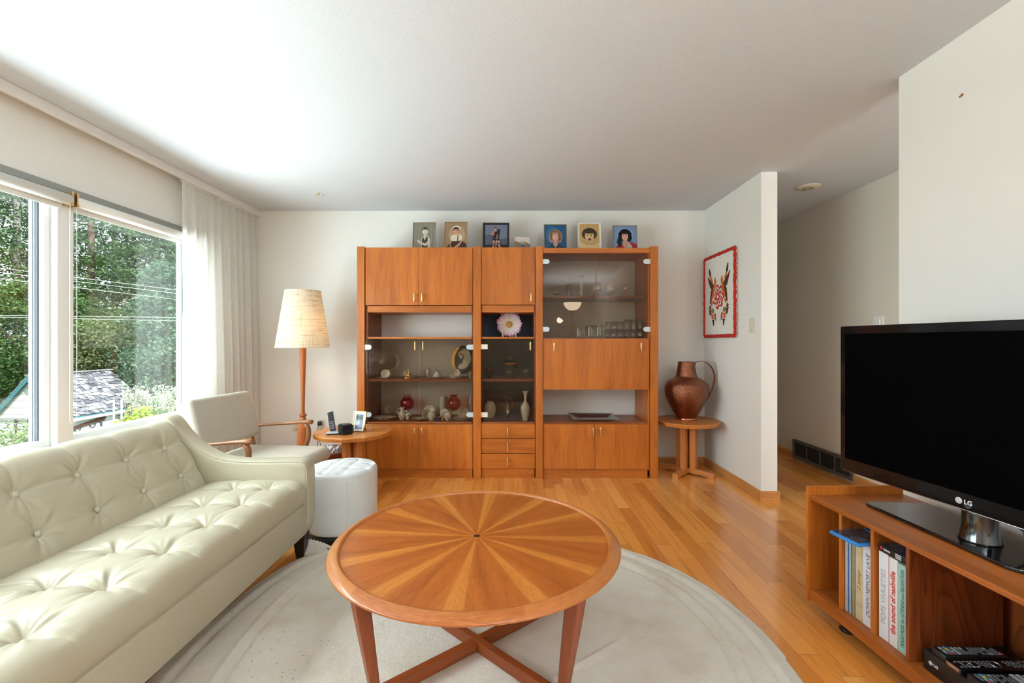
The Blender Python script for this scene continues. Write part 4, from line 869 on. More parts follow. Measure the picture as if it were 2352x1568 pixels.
for s in (-1, 1):
    MB().tube([(Mx+s*0.045, 4.135, Mz-0.075), (Mx+s*0.06, 4.12, Mz-0.085), (Mx+s*0.062, 4.115, Mz-0.10), (Mx+s*0.052, 4.11, fz(773.5)+0.012), (Mx+s*0.056, 4.10, fz(773.5)+0.004), (Mx+s*0.064, 4.09, fz(773.5)+0.003)], [0.008, 0.009, 0.007, 0.005, 0.006, 0.004], 10).build('foot', CREAMP, t, True)
# B shelves
CG = [(0, 0), (0.022, 0), (0.02, 0.003), (0.004, 0.008), (0.006, 0.016), (0.004, 0.024), (0.008, 0.03), (0.03, 0.040), (0.040, 0.058), (0.040, 0.070), (0.034, 0.082), (0.032, 0.084)]
def gob2(px, D, k, mat, lab):
    t = thing('footed_glass_bowl', lab, 'bowl', (at(px, D), D, zA)); x = at(px, D); MB().lathe(scl(CG[6:], k), (x, D, zA), 32).build('bowl', mat, t, True); MB().lathe(scl(CG[:7], k), (x, D, zA), 24).build('stem', CRYS if mat is not DKRED else DKRED, t, True)
    MB().lathe([(0.0345*k, 0.076*k), (0.0365*k, 0.076*k), (0.0335*k, 0.084*k), (0.032*k, 0.083*k)], (x, D, zA), 32).build('gold_band', GOLD, t, True, recalc=True)
gob2(1121, 4.1, 1.05, DKRED, 'dark ruby footed glass bowl with a gold band, left in the middle section'); gob2(1165, 4.03, 0.92, BLUG, 'small blue-grey footed glass bowl in front of the large dark one'); gob2(1205, 4.05, 1.0, GRNG, 'green footed glass bowl with a gold band, right in the middle section')
t = thing('covered_compote', 'large dark green lidded glass compote with a gold band, behind the small bowls', 'compote', (at(1168, 4.22), 4.22, zA)); x = at(1168, 4.22)
MB().lathe([(0, 0), (0.04, 0), (0.02, 0.01), (0.012, 0.04), (0.025, 0.058), (0.06, 0.07), (0.073, 0.09), (0.073, 0.118)], (x, 4.22, zA), 40).build('bowl', GRNG, t, True)
MB().lathe([(0.0735, 0.118), (0.0745, 0.118), (0.0705, 0.138), (0.069, 0.137)], (x, 4.22, zA), 40).build('gold_band', GOLD, t, True, recalc=True)
MB().lathe([(0.07, 0.138), (0.045, 0.15), (0.038, 0.16), (0.042, 0.175), (0.03, 0.182), (0, 0.184)], (x, 4.22, zA), 40).build('lid', GRNG, t, True)
MB().lathe([(0.034, 0.178), (0.036, 0.182), (0.03, 0.186), (0.028, 0.182)], (x, 4.22, zA), 30).build('gold_band', GOLD, t, True, recalc=True)
vase('round_vase', 1122, 4.15, zD, [(0, 0), (0.03, 0), (0.034, 0.01), (0.052, 0.05), (0.056, 0.09), (0.044, 0.13), (0.03, 0.145), (0.034, 0.152), (0.03, 0.152), (0.026, 0.14), (0, 0.13)], PORC, 'round white vase at the left of the middle lower shelf', 'vase')
t = thing('black_pitcher', 'slim black pitcher with a white flower and pointed spout', 'pitcher', (at(1163, 4.05), 4.05, zD)); x = at(1163, 4.05)
def bd(r, z, a): return (-0.022*max(0, (z-0.12)/0.09)**2*1.0 if z > 0.12 else 0, 0, 0.022*max(0, (z-0.19)/0.02)*(-math.cos(a)) if z > 0.19 else 0)
MB().lathe([(0, 0), (0.02, 0), (0.019, 0.004), (0.006, 0.01), (0.006, 0.022), (0.018, 0.038), (0.031, 0.062), (0.029, 0.085), (0.018, 0.115), (0.012, 0.145), (0.013, 0.175), (0.018, 0.20), (0.0165, 0.20), (0.011, 0.17), (0, 0.15)], (x, 4.05, zD), 36, disp=bd).build('body', pm('black_glaze', (0.01, 0.01, 0.012), 0.08, coat=0.8), t, True, recalc=True)
MB().tube([(x+0.012-0.02, 4.05, zD+0.205), (x+0.02, 4.05, zD+0.20), (x+0.038, 4.05, zD+0.165), (x+0.04, 4.05, zD+0.12), (x+0.024, 4.05, zD+0.085)], 0.0022, 8).build('handle', pm('amber_handle', (0.3, 0.1, 0.05), 0.2), t, True)
m = MB(); M = Matrix.Translation((x-0.001, 4.0185, zD+0.072)) @ Matrix.Rotation(R(90), 4, 'X')
for k in range(6): blob(m, LT, 0.007*math.cos(k*1.05), 0.007*math.sin(k*1.05)+0.004, 0.0065, 0.005, 0.0005*k, M, k)
for (a, b, c, d) in ((0, -0.014, 0.003, 0.01), (-0.004, -0.02, 0.002, 0.008), (0.004, 0.022, 0.002, 0.006)): blob(m, LT, a, b, c, d, 0.0, M)
m.build('flower_decoration', None, t, True)
vase('white_vase', 1203, 4.02, zD, [(0, 0), (0.023, 0), (0.024, 0.003), (0.036, 0.06), (0.042, 0.10), (0.040, 0.125), (0.028, 0.148), (0.014, 0.162), (0.011, 0.18), (0.012, 0.215), (0.020, 0.247), (0.032, 0.256), (0.031, 0.258), (0.018, 0.25), (0.009, 0.215), (0, 0.2)], PORC, 'tall white porcelain vase with a flared neck, middle section', 'vase')
# C niche tray
t = thing('glass_tray', 'shallow square frosted glass tray in the open niche of the right section', 'tray', (at(1362, 4.1), 4.1, fz(970)))
x = at(1362, 4.1); zT = fz(970)
vs = [(x-0.14, 4.02, zT+0.003), (x+0.14, 4.02, zT+0.003), (x+0.13, 4.2, zT+0.003), (x-0.13, 4.2, zT+0.003), (x-0.21, 3.985, zT+0.022), (x+0.20, 3.985, zT+0.022), (x+0.19, 4.25, zT+0.03), (x-0.22, 4.25, zT+0.034)]
o = MB().add(vs, [(0,1,2,3),(0,4,5,1),(1,5,6,2),(2,6,7,3),(3,7,4,0)], False).build('tray', thin_glass('frosted_tray', (0.5, 0.47, 0.45), 0.25, 0.4, 0.25), t, True); md = o.modifiers.new('s', 'SOLIDIFY'); md.thickness = 0.003
# C glassware
def glassobj(name, px, D, z, prof, lab, grp, seg=28, sy=1.0, extra=None, mat=CRYS, cat='glass'):
    x = at(px, D); t = thing(name, lab, cat, (x, D, z), 0, grp); MB().lathe(prof, (x, D, z), seg).build('glass_body', mat, t, True)
    if extra: extra(t, x, D, z)
    return t
SN = [(0.0, 0.0), (0.026, 0.001), (0.024, 0.003), (0.005, 0.006), (0.004, 0.016), (0.007, 0.022), (0.028, 0.034), (0.040, 0.055), (0.040, 0.075), (0.034, 0.10), (0.030, 0.118)]
def sn_ex(t, x, D, z): 
    m = MB(); M = Matrix.Translation((x, D, z))
    m.grid(8, 8, lambda u, v: ((0.041-0.006*abs(v-0.3))*math.cos(R(-90)+(u-0.5)*0.55), (0.041-0.006*abs(v-0.3))*math.sin(R(-90)+(u-0.5)*0.55), 0.068+0.024*v), M=M); m.build('gold_emblem', GOLD, t, True)
c1 = C1
for i, (px, D, lab) in enumerate(((1360.5, 4.2, 'brandy snifter with gold emblem, back left of the five'), (1368.5, 4.05, 'brandy snifter with gold emblem, front left of the five'), (1396, 4.2, 'brandy snifter with gold emblem, behind the middle one'), (1402, 4.05, 'brandy snifter with gold emblem, front middle of the five'), (1430.5, 4.05, 'brandy snifter with gold emblem standing alone on the right'))):
    glassobj('brandy_snifter', px, D, c1, scl(SN, 1.05), lab, 'brandy snifters on the upper glass shelf', extra=sn_ex)
glassobj('tumbler', 1303, 4.05, c1, [(0, 0.003), (0.022, 0), (0.023, 0.003), (0.030, 0.113), (0.0285, 0.113), (0.021, 0.008), (0, 0.008)], 'plain tall tumbler left of the fluted vase', None)
glassobj('crystal_flute_vase', 1332, 4.04, c1, [(0, 0), (0.017, 0), (0.018, 0.004), (0.011, 0.012), (0.011, 0.03), (0.013, 0.08), (0.017, 0.13), (0.026, 0.182), (0.024, 0.182), (0.014, 0.13), (0.008, 0.03), (0, 0.03)], 'tall crystal bud vase with frilled silver lip on the upper glass shelf', None, 14, extra=lambda t, x, D, z: MB().tube([(x+(0.026+0.003*math.sin(6*a))*math.cos(a), D+(0.026+0.003*math.sin(6*a))*math.sin(a), z+0.183+0.003*math.sin(6*a)) for a in [2*math.pi*i/48 for i in range(48)]], 0.0016, 6, True).build('lip', CHROME, t, True), cat='vase')
glassobj('amber_goblet', 1275.5, 4.12, c1, [(0, 0), (0.02, 0.001), (0.005, 0.006), (0.005, 0.014), (0.022, 0.03), (0.026, 0.045), (0.018, 0.09), (0.014, 0.10)], 'goblet with an amber-green base at the far left of the upper glass shelf', None, extra=lambda t, x, D, z: MB().lathe([(0, 0.014), (0.020, 0.028), (0.024, 0.040), (0.0, 0.041)], (x, D, z), 24).build('amber_liquid', pm('amber_green', (0.2, 0.16, 0.02), 0.2), t, True))
MUG = [(0, 0.006), (0.034, 0.0), (0.036, 0.004), (0.034, 0.03), (0.035, 0.09), (0.0375, 0.112), (0.0355, 0.112), (0.032, 0.03), (0.0, 0.014)]
def mughandle(t, x, D, z): MB().tube([(x-0.034, D-0.01, z+0.095), (x-0.052, D-0.02, z+0.09), (x-0.058, D-0.024, z+0.06), (x-0.052, D-0.02, z+0.03), (x-0.033, D-0.01, z+0.025)], 0.0045, 8).build('handle', CRYS, t, True)
k = 0
for i, px in enumerate((1326, 1336)): glassobj('cut_glass_tumbler', px, 4.0+0.11*i, CD, scl(MUG, 0.86, 0.86), ('cut glass tumbler at the front left of the lower row', 'cut glass tumbler just behind the leftmost one')[i], 'tumblers in the lower row', 12)
for i, (px, D) in enumerate(((1352, 4.0), (1372, 4.0), (1363, 4.14), (1385, 4.14))): glassobj('beer_mug', px, D, CD, MUG, ('heavy glass beer mug with a handle, front left of four', 'heavy glass beer mug with a handle, front right of four', 'glass beer mug standing behind and between the front two mugs', 'glass beer mug in the back row, rightmost of four')[i], 'glass beer mugs', 16, extra=mughandle)
LOW = [(0, 0.004), (0.022, 0), (0.024, 0.003), (0.029, 0.074), (0.0275, 0.074), (0.022, 0.008), (0, 0.008)]
HI = [(0, 0.004), (0.020, 0), (0.021, 0.003), (0.0285, 0.088), (0.027, 0.088), (0.019, 0.008), (0, 0.008)]
lows = []
for r_, D in enumerate((4.0, 4.08, 4.16)):
    for c_, px in enumerate((1391, 1406, 1421, 1436, 1451, 1466)):
        lows.append((px+r_*0.8, D, r_, c_))
rn = ('front', 'second', 'third'); cn = ('leftmost', 'second from left', 'third from left', 'fourth from left', 'fifth from left', 'rightmost')
for px, D, r_, c_ in lows:
    glassobj('juice_glass', px, D, CD, LOW, 'short glass in the %s row, %s, on the cupboard floor' % (rn[r_], cn[c_]), 'short glasses on the cupboard floor', 20)
    if r_ < 2: glassobj('highball_glass', px+0.3, D, CD+0.0755, HI if c_ > 2 else scl(HI, 0.95, 0.82), 'glass stacked above the %s row, %s' % (rn[r_], cn[c_]), 'glasses stacked on the short glasses', 18)
# ------------------------------------------------------------------ framed photographs on top
def photo(px0, px1, py0, label, fr, frm, draw, D=4.13, fw=0.008, tilt=R(9), yaw=0, zb=1.992, name='framed_photograph', grp='photographs on the wall unit', bottom=None):
    w = (px1-px0)/F*D; zt = CH-(py0-784)/F*D; h = (zt-zb)/math.cos(tilt); x = at((px0+px1)/2, D)
    t = thing(name, label, 'photograph', (x, D, zb), yaw, grp); M = Matrix.Rotation(-tilt, 4, 'X')
    m = MB(); 
    for (a, b, c, d) in ((-w/2, -w/2+fw, 0, h), (w/2-fw, w/2, 0, h), (-w/2+fw, w/2-fw, 0, fw), (-w/2+fw, w/2-fw, h-fw, h)): m.box(a, b, -0.006, 0.006, c, d, M)
    m.build('picture_frame', frm, t); b = MB(); b.box(-w/2+fw*0.5, w/2-fw*0.5, 0.0, 0.005, fw*0.5, h-fw*0.5, M); b.build('backing', BLACK, t)
    s = MB(); yt = h*0.75*math.sin(tilt)+0.008; s.prism([(yt, h*0.74), (yt+0.006, h*0.74), (0.012+h*0.36, 0.0), (0.004+h*0.36, 0.0)], 0, -0.02, 0.02); s.build('easel_back', BLACK, t)
    p = MB(); MM = M @ Matrix.Translation((0, -0.0005, h/2)) @ Matrix.Rotation(R(90), 4, 'X'); draw(p, w-2*fw, h-2*fw, MM); p.build('photo_print', None, t)
    return t
_mc = {}
def cm(c, rough=0.5):
    k = tuple(c)
    if k not in _mc: _mc[k] = pm('print_%d_%d_%d' % k, srgb(*c), rough)
    return _mc[k]
def rect(p, c, x0, x1, y0, y1, z, M): p.mat(cm(c)); p.add([(x0, y0, z), (x1, y0, z), (x1, y1, z), (x0, y1, z)], [(0,1,2,3)], False, M)
def el(p, c, cx, cy, rx, ry, z, M, rot=0): blob(p, cm(c), cx, cy, rx, ry, z, M, rot, 24)
def poly(p, c, pts, z, M): p.mat(cm(c)); p.add([(a, b, z) for a, b in pts], [list(range(len(pts)))], False, M)
def head(p, w, h, M, skin, hair, cx, cy, r, z=0.0006, style=0):
    dk = tuple(int(c*0.55) for c in skin); lt = tuple(min(255, int(c*1.1)) for c in skin)
    if style == 1:   # big curly hair
        for k in range(16):
            a = R(-35) + R(250)*k/15; el(p, hair, cx+r*1.25*math.cos(a)*1.0, cy+r*0.15+r*1.35*math.sin(a)-(0.35*r if math.sin(a) < 0 else 0), r*0.5, r*0.5, z, M)
        el(p, hair, cx, cy+r*0.3, r*1.35, r*1.4, z, M)
    elif style == 2: el(p, hair, cx, cy+r*0.35, r*1.32, r*1.15, z, M)
    elif style == 3: el(p, hair, cx, cy+r*0.25, r*1.02, r*1.12, z, M)
    el(p, skin, cx, cy-r*0.05, r*0.80, r*1.08, z+0.0002, M); el(p, lt, cx-r*0.25, cy-r*0.1, r*0.35, r*0.5, z+0.0003, M)
    if style == 2: el(p, hair, cx, cy+r*0.85, r*1.1, r*0.42, z+0.0004, M)
    if style in (1, 3): el(p, hair, cx, cy+r*0.92, r*0.8, r*0.35, z+0.0004, M)
    for s in (-1, 1): el(p, (40, 30, 28), cx+s*r*0.32, cy+r*0.08, r*0.13, r*0.07, z+0.0005, M); el(p, hair, cx+s*r*0.32, cy+r*0.27, r*0.2, r*0.045, z+0.0005, M); el(p, skin, cx+s*r*0.82, cy, r*0.12, r*0.2, z+0.0001, M) if style == 3 else None
    el(p, dk, cx, cy-r*0.25, r*0.12, r*0.06, z+0.0005, M); el(p, (150, 60, 55) if skin[0] > skin[2]+30 else dk, cx, cy-r*0.55, r*0.28, r*0.10, z+0.0005, M); el(p, (235, 230, 225), cx, cy-r*0.53, r*0.18, r*0.04, z+0.0006, M)
def d_boy(p, w, h, M):
    rect(p, (140, 136, 122), -w/2, w/2, -h/2, h/2, 0, M)
    for k in range(7): rect(p, (118, 114, 102), -w/2+w*k/7+0.004, -w/2+w*k/7+0.010, -h/2, h/2, 0.0001, M)
    poly(p, (205, 200, 185), [(-0.01, -h/2), (0.05, -h/2), (0.055, -0.02), (0.03, 0.015), (0.0, 0.02), (-0.025, -0.01), (-0.03, -h/2)], 0.0002, M)
    poly(p, (62, 58, 52), [(-0.022, -h/2), (0.035, -h/2), (0.032, 0.0), (0.022, 0.008), (0.005, -0.03), (-0.01, 0.005), (-0.02, -0.02)], 0.0003, M)
    poly(p, (205, 198, 180), [(-0.06, -0.045), (-0.05, -0.055), (-0.01, -0.075), (0.02, -0.085), (0.045, -0.05), (0.04, -0.03), (0.01, -0.06), (-0.03, -0.045), (-0.05, -0.03)], 0.0004, M); el(p, (210, 203, 186), -0.052, -0.035, 0.011, 0.012, 0.0005, M)
    head(p, w, h, M, (212, 205, 188), (60, 56, 50), 0.008, 0.055, 0.031, style=3)
def d_girl(p, w, h, M):
    rect(p, (158, 128, 96), -w/2, w/2, -h/2, h/2, 0, M); el(p, (182, 152, 120), 0.01, 0.02, 0.075, 0.09, 0.0001, M)
    poly(p, (58, 42, 36), [(-w/2, -h/2), (w/2, -h/2), (w/2, -0.07), (0.055, -0.035), (0.0, -0.02), (-0.035, -0.035), (-w/2, -h/2+0.015)], 0.0002, M)
    poly(p, (228, 216, 198), [(-0.03, -0.04), (0.03, -0.04), (0.055, -0.025), (0.06, 0.005), (0.035, 0.025), (-0.02, 0.025), (-0.045, 0.005), (-0.045, -0.025)], 0.0003, M)
    poly(p, (58, 42, 36), [(0.012, -0.04), (0.022, -0.04), (0.024, 0.02), (0.016, 0.02)], 0.0004, M)
    poly(p, (200, 150, 112), [(-0.03, -0.04), (-0.042, -0.03), (-0.045, -0.08), (-0.03, -0.11), (-0.02, -0.10), (0.03, -0.06), (0.05, -0.03), (0.06, -0.04), (0.03, -0.09), (-0.02, -0.12), (-0.05, -0.105), (-0.055, -0.05)], 0.0004, M)
    el(p, (235, 228, 215), 0.004, 0.078, 0.036, 0.030, 0.0005, M); head(p, w, h, M, (205, 155, 118), (50, 34, 28), 0.002, 0.055, 0.031, style=3)
def d_wrest(p, w, h, M):
    rect(p, (110, 120, 142), -w/2, w/2, -h/2, h/2, 0, M); poly(p, (78, 88, 108), [(-w/2, 0.02), (-0.06, 0.03), (-0.02, 0.0), (0.04, -0.02), (w/2, 0.0), (w/2, -0.075), (-w/2, -0.075)], 0.0001, M); rect(p, (42, 22, 28), -w/2, w/2, -h/2, -0.07, 0.0002, M)
    for (c, pts) in (((28, 20, 24), [(-0.028, -0.03), (0.03, -0.03), (0.032, 0.03), (0.01, 0.055), (-0.02, 0.05), (-0.035, 0.02)]), ((205, 130, 110), [(-0.035, 0.02), (-0.04, 0.045), (-0.02, 0.06), (-0.015, 0.04), (-0.02, 0.015)]), ((205, 130, 110), [(-0.03, -0.01), (0.0, -0.02), (0.028, 0.0), (0.02, 0.008), (-0.005, -0.008), (-0.03, 0.002)]),
        ((215, 140, 118), [(-0.03, -0.03), (-0.01, -0.03), (-0.018, -0.09), (-0.03, -0.105), (-0.038, -0.10), (-0.03, -0.08)]), ((215, 140, 118), [(0.012, -0.03), (0.032, -0.03), (0.036, -0.08), (0.05, -0.10), (0.04, -0.105), (0.022, -0.085)]), ((225, 215, 210), [(0.008, 0.03), (0.014, 0.03), (0.0, -0.10), (-0.004, -0.10)]), ((30, 22, 26), [(0.0, 0.04), (0.02, 0.075), (0.04, 0.065), (0.034, 0.03)])): poly(p, c, pts, 0.0003, M)
    for (x, y) in ((-0.026, -0.06), (0.030, -0.058), (-0.03, -0.078)): rect(p, (30, 22, 26), x-0.011, x+0.011, y-0.004, y+0.004, 0.0005, M)
    head(p, w, h, M, (214, 140, 118), (60, 25, 25), -0.008, 0.078, 0.014, style=3); el(p, (55, 40, 42), 0.024, 0.068, 0.015, 0.013, 0.0008, M)
def d_kids(p, w, h, M):
    rect(p, (150, 120, 98), -w/2, w/2, -h/2, h/2, 0, M); poly(p, (222, 212, 205), [(-w/2, h/2), (w/2, h/2), (w/2, 0.0), (0.02, 0.03), (-0.02, 0.015), (-w/2, 0.03)], 0.0001, M); el(p, (120, 160, 190), -0.012, 0.008, 0.014, 0.016, 0.0003, M); el(p, (190, 160, 120), 0.014, 0.012, 0.013, 0.014, 0.0003, M); el(p, (225, 190, 160), -0.010, 0.028, 0.008, 0.009, 0.0004, M); el(p, (215, 175, 145), 0.014, 0.028, 0.008, 0.009, 0.0004, M); el(p, (90, 110, 140), 0.0, -0.02, 0.02, 0.02, 0.0003, M)
def d_blonde(p, w, h, M):
    rect(p, (28, 86, 132), -w/2, w/2, -h/2, h/2, 0, M); el(p, (40, 105, 155), -0.02, 0.03, 0.07, 0.08, 0.0001, M)
    poly(p, (16, 66, 88), [(-w/2, -h/2), (w/2, -h/2), (0.08, -0.085), (0.03, -0.055), (-0.03, -0.055), (-0.07, -0.09)], 0.0002, M); poly(p, (212, 158, 140), [(-0.018, -0.03), (0.02, -0.03), (0.022, -0.06), (0.0, -0.09), (-0.02, -0.06)], 0.0003, M); head(p, w, h, M, (222, 170, 150), (176, 140, 110), 0.0, 0.012, 0.036, 0.0004, 1)
def d_child(p, w, h, M):
    rect(p, (232, 228, 220), -w/2, w/2, -h/2, h/2, 0, M); w *= 0.86; h *= 0.94; rect(p, (200, 165, 108), -w/2, w/2, -h/2, h/2, 0.0001, M)
    for k in range(6): rect(p, (176, 138, 84), -w/2+w*k/6+0.008, -w/2+w*k/6+0.012, 0.0, h/2, 0.0002, M)
    poly(p, (226, 202, 152), [(-w/2, -h/2), (w/2, -h/2), (w/2, -0.045), (0.045, -0.075), (-0.03, -0.075), (-w/2, -0.04)], 0.0003, M); head(p, w, h, M, (214, 180, 130), (58, 40, 28), 0.0, 0.012, 0.052, 0.0004, 2)
    el(p, (110, 60, 50), 0.0, -0.02, 0.016, 0.011, 0.0014, M)
def d_dark(p, w, h, M):
    rect(p, (120, 148, 188), -w/2, w/2, -h/2, h/2, 0, M); el(p, (150, 172, 205), 0.0, 0.04, 0.07, 0.06, 0.0001, M)
    poly(p, (168, 32, 44), [(-w/2, -h/2), (w/2, -h/2), (w/2, -0.055), (0.06, -0.03), (0.02, -0.045), (-0.03, -0.045), (-0.07, -0.06)], 0.0002, M); poly(p, (188, 188, 192), [(0.03, -0.035), (0.065, -0.075), (0.035, -h/2), (0.015, -0.1)], 0.0003, M); poly(p, (206, 150, 128), [(-0.015, -0.02), (0.018, -0.02), (0.03, -0.06), (0.005, -0.11), (-0.025, -0.06)], 0.00035, M); head(p, w, h, M, (220, 165, 145), (24, 18, 22), 0.0, 0.022, 0.036, 0.0004, 1)
    poly(p, (24, 18, 22), [(-0.05, 0.03), (-0.03, 0.0), (-0.03, -0.07), (-0.055, -0.08), (-0.075, -0.03), (-0.06, 0.02)], 0.0006, M)
GF = pm('thin_gold_frame', (0.45, 0.32, 0.14), 0.35, 0.7); DF = pm('dark_wood_frame', (0.02, 0.008, 0.006), 0.35); SF = pm('silver_frame', (0.6, 0.6, 0.58), 0.3, 0.8); WF = pm('white_card', (0.8, 0.79, 0.77), 0.5)
photo(943, 996, 508, 'black and white portrait of a child in a waistcoat, leftmost on the wall unit', 0, GF, d_boy, fw=0.005)
photo(1016, 1069, 507, 'sepia portrait of a seated child in a puffed-sleeve blouse and hair band', 0, GF, d_girl, fw=0.005)
photo(1105, 1166, 509, 'dark-framed colour photo of an athlete in a black singlet', 0, DF, d_wrest, fw=0.018)
photo(1178, 1216, 542, 'small silver-framed photo of children, smallest on the wall unit', 0, SF, d_kids, fw=0.004, yaw=R(8))
photo(1246, 1299, 513, 'portrait of a person with wavy blonde hair against blue', 0, GF, d_blonde, fw=0.005)
photo(1324, 1378, 509, 'sepia close-up of a laughing child with a dark bowl haircut, white border', 0, WF, d_child, fw=0.003)
photo(1405, 1460, 516, 'portrait of a person with long black curly hair in a red jacket, rightmost photo', 0, GF, d_dark, fw=0.005, yaw=R(-4))
# ------------------------------------------------------------------ octagonal-ish pedestal tables
def ptable(label, cx, cy, rot, r=0.29, n=12):
    t = thing('side_table', label, 'side table', (cx, cy, 0), rot, 'pedestal side tables')
    out = [(r*math.cos(2*math.pi*k/n), r*math.sin(2*math.pi*k/n)) for k in range(n)]
    wm = [PNX, PNX]; m = MB(); m.mat(PNX)
    zs = [(0.445, 0.965), (0.470, 1.0), (0.474, 1.0), (0.48, 0.985)]
    vs = [(x*k, y*k, z) for z, k in zs for x, y in out]; fs = []
    for i in range(len(zs)-1):
        for j in range(n): fs.append((i*n+j, i*n+(j+1) % n, (i+1)*n+(j+1) % n, (i+1)*n+j))
    fs.append(list(range(n))[::-1]); fs.append([(len(zs)-1)*n+j for j in range(n)])
    m.add(vs, fs, False); m.build('tabletop', PNX, t, bevel=0.0015)
    lt = MB()   # lighter facets let in around the edge
    for a in range(4):
        b = R(45)+a*math.pi/2; M = Matrix.Rotation(b, 4, 'Z')
        MB().box(0.035, 0.088, -0.024, 0.024, 0.045, 0.446, M).build('column', PNZ, t, bevel=0.002)
        f = MB(); f.prism([(0.0, 0.012), (0.0, 0.055), (0.09, 0.055), (0.235, 0.045), (0.245, 0.04), (0.245, 0.0), (0.205, 0.0), (0.17, 0.012)], 1, -0.024, 0.024)
        o = f.build('foot', PNX, t, bevel=0.002, recalc=True); o.rotation_euler = (0, 0, b)
    return t
TLX, TLY, TRX, TRY = -1.258, 3.575, 1.55, 4.085
ptable('twelve-sided wooden pedestal side table carrying the phone, left of the wall unit', TLX, TLY, R(4), 0.30)
ptable('twelve-sided wooden pedestal side table carrying the copper jug, in the right corner', TRX, TRY, R(2), 0.282)
# ------------------------------------------------------------------ copper jug
def coppermat():
    t = NT('hammered_copper'); v = t.coords(); vo = t.node('ShaderNodeTexVoronoi', feature='F1'); t.l.new(t.coords((1, 1, 1.35)), vo.inputs['Vector']); vo.inputs['Scale'].default_value = 120
    n = t.noise(v, 9, 3); sp = t.node('ShaderNodeSeparateXYZ'); tc = t.node('ShaderNodeTexCoord'); t.l.new(tc.outputs['Object'], sp.inputs[0])
    t.l.new(t.ramp(n, [(0.3, (0.20, 0.075, 0.04)), (0.7, (0.36, 0.145, 0.08))]), t.b.inputs['Base Color']); t.b.inputs['Metallic'].default_value = 1.0; t.b.inputs['Roughness'].default_value = 0.30
    t.bump(vo.outputs['Distance'], 0.6, 0.004); return t.m
COP = coppermat(); COPS = pm('smooth_copper', (0.62, 0.27, 0.16), 0.25, 1.0)
jx = at(1572, TRY); t = thing('copper_jug', 'large hammered copper jug with a looping strap handle on the corner side table', 'jug', (jx, TRY, 0.48))
JP = [(0.084, 0.02), (0.092, 0.035), (0.12, 0.085), (0.155, 0.15), (0.176, 0.20), (0.186, 0.245), (0.186, 0.285), (0.176, 0.32), (0.150, 0.352), (0.118, 0.372), (0.098, 0.383), (0.090, 0.395), (0.083, 0.43), (0.076, 0.47), (0.072, 0.505), (0.0725, 0.518), (0.0695, 0.518), (0.070, 0.50), (0.08, 0.40)]
sm, _ = resample([(p[0], p[1]) for p in JP[:16]], 80)
MB().lathe([(p.x, p.y) for p in sm]+JP[16:], (0, 0, 0), 64).build('body', COP, t, recalc=True)
MB().lathe([(0, 0), (0.086, 0.0), (0.089, 0.004), (0.089, 0.018), (0.084, 0.022)], (0, 0, 0), 48).build('foot_ring', COPS, t, recalc=True)
hp = [(0.070, 0.508), (0.12, 0.522), (0.18, 0.512), (0.235, 0.465), (0.262, 0.39), (0.250, 0.30), (0.215, 0.225), (0.180, 0.165), (0.174, 0.16)]
sm, _ = resample(hp, 60); vs = []; 
for i, p in enumerate(sm):
    tt = (sm[min(i+1, 59)]-sm[max(i-1, 0)]).normalized(); nn = Vector((-tt.y, tt.x))
    for (dn, dy) in ((0.0025, -0.0125), (0.0035, 0), (0.0025, 0.0125), (-0.0025, 0.0125), (-0.0015, 0), (-0.0025, -0.0125)): vs.append((p.x+nn.x*dn, dy, p.y+nn.y*dn))
fs = [(i*6+k, i*6+(k+1) % 6, (i+1)*6+(k+1) % 6, (i+1)*6+k) for i in range(59) for k in range(6)]+[list(range(6)), [59*6+k for k in range(6)][::-1]]
h = MB().add(vs, fs, True).build('handle', COP, t, recalc=True)
MB().box(0.064, 0.082, -0.015, 0.015, 0.488, 0.515).build('rivet_plate', COP, t, bevel=0.002)
t.rotation_euler = (0, 0, R(4))
# ------------------------------------------------------------------ floor lamp
LX, LY = at(691.5, 3.92), 3.92
t = thing('floor_lamp', 'turned wooden floor lamp with a lit woven cream shade in the left corner', 'lamp', (LX, LY, 0))
sm, _ = resample([(0.15, 0.0), (0.152, 0.018), (0.13, 0.03), (0.06, 0.045), (0.035, 0.07), (0.034, 0.12), (0.044, 0.25), (0.045, 0.36), (0.038, 0.45), (0.028, 0.505), (0.021, 0.53)], 50)
MB().lathe([(0, 0)]+[(p.x, p.y) for p in sm], (0, 0, 0), 40).build('base', teak('lamp_wood', 'z', (0.33, 0.08, 0.02), (0.55, 0.17, 0.045)), t, recalc=True)
MB().lathe([(0.019, 0.53), (0.027, 0.537), (0.031, 0.545), (0.027, 0.553), (0.019, 0.56)], (0, 0, 0), 32).build('collar', bpy.data.materials['lamp_wood'], t, recalc=True)
sm, _ = resample([(0.016, 0.56), (0.015, 0.62), (0.018, 0.8), (0.024, 0.98), (0.027, 1.08), (0.024, 1.13), (0.012, 1.15)], 30)
MB().lathe([(p.x, p.y) for p in sm]+[(0, 1.15)], (0, 0, 0), 32).build('pole', bpy.data.materials['lamp_wood'], t, recalc=True)
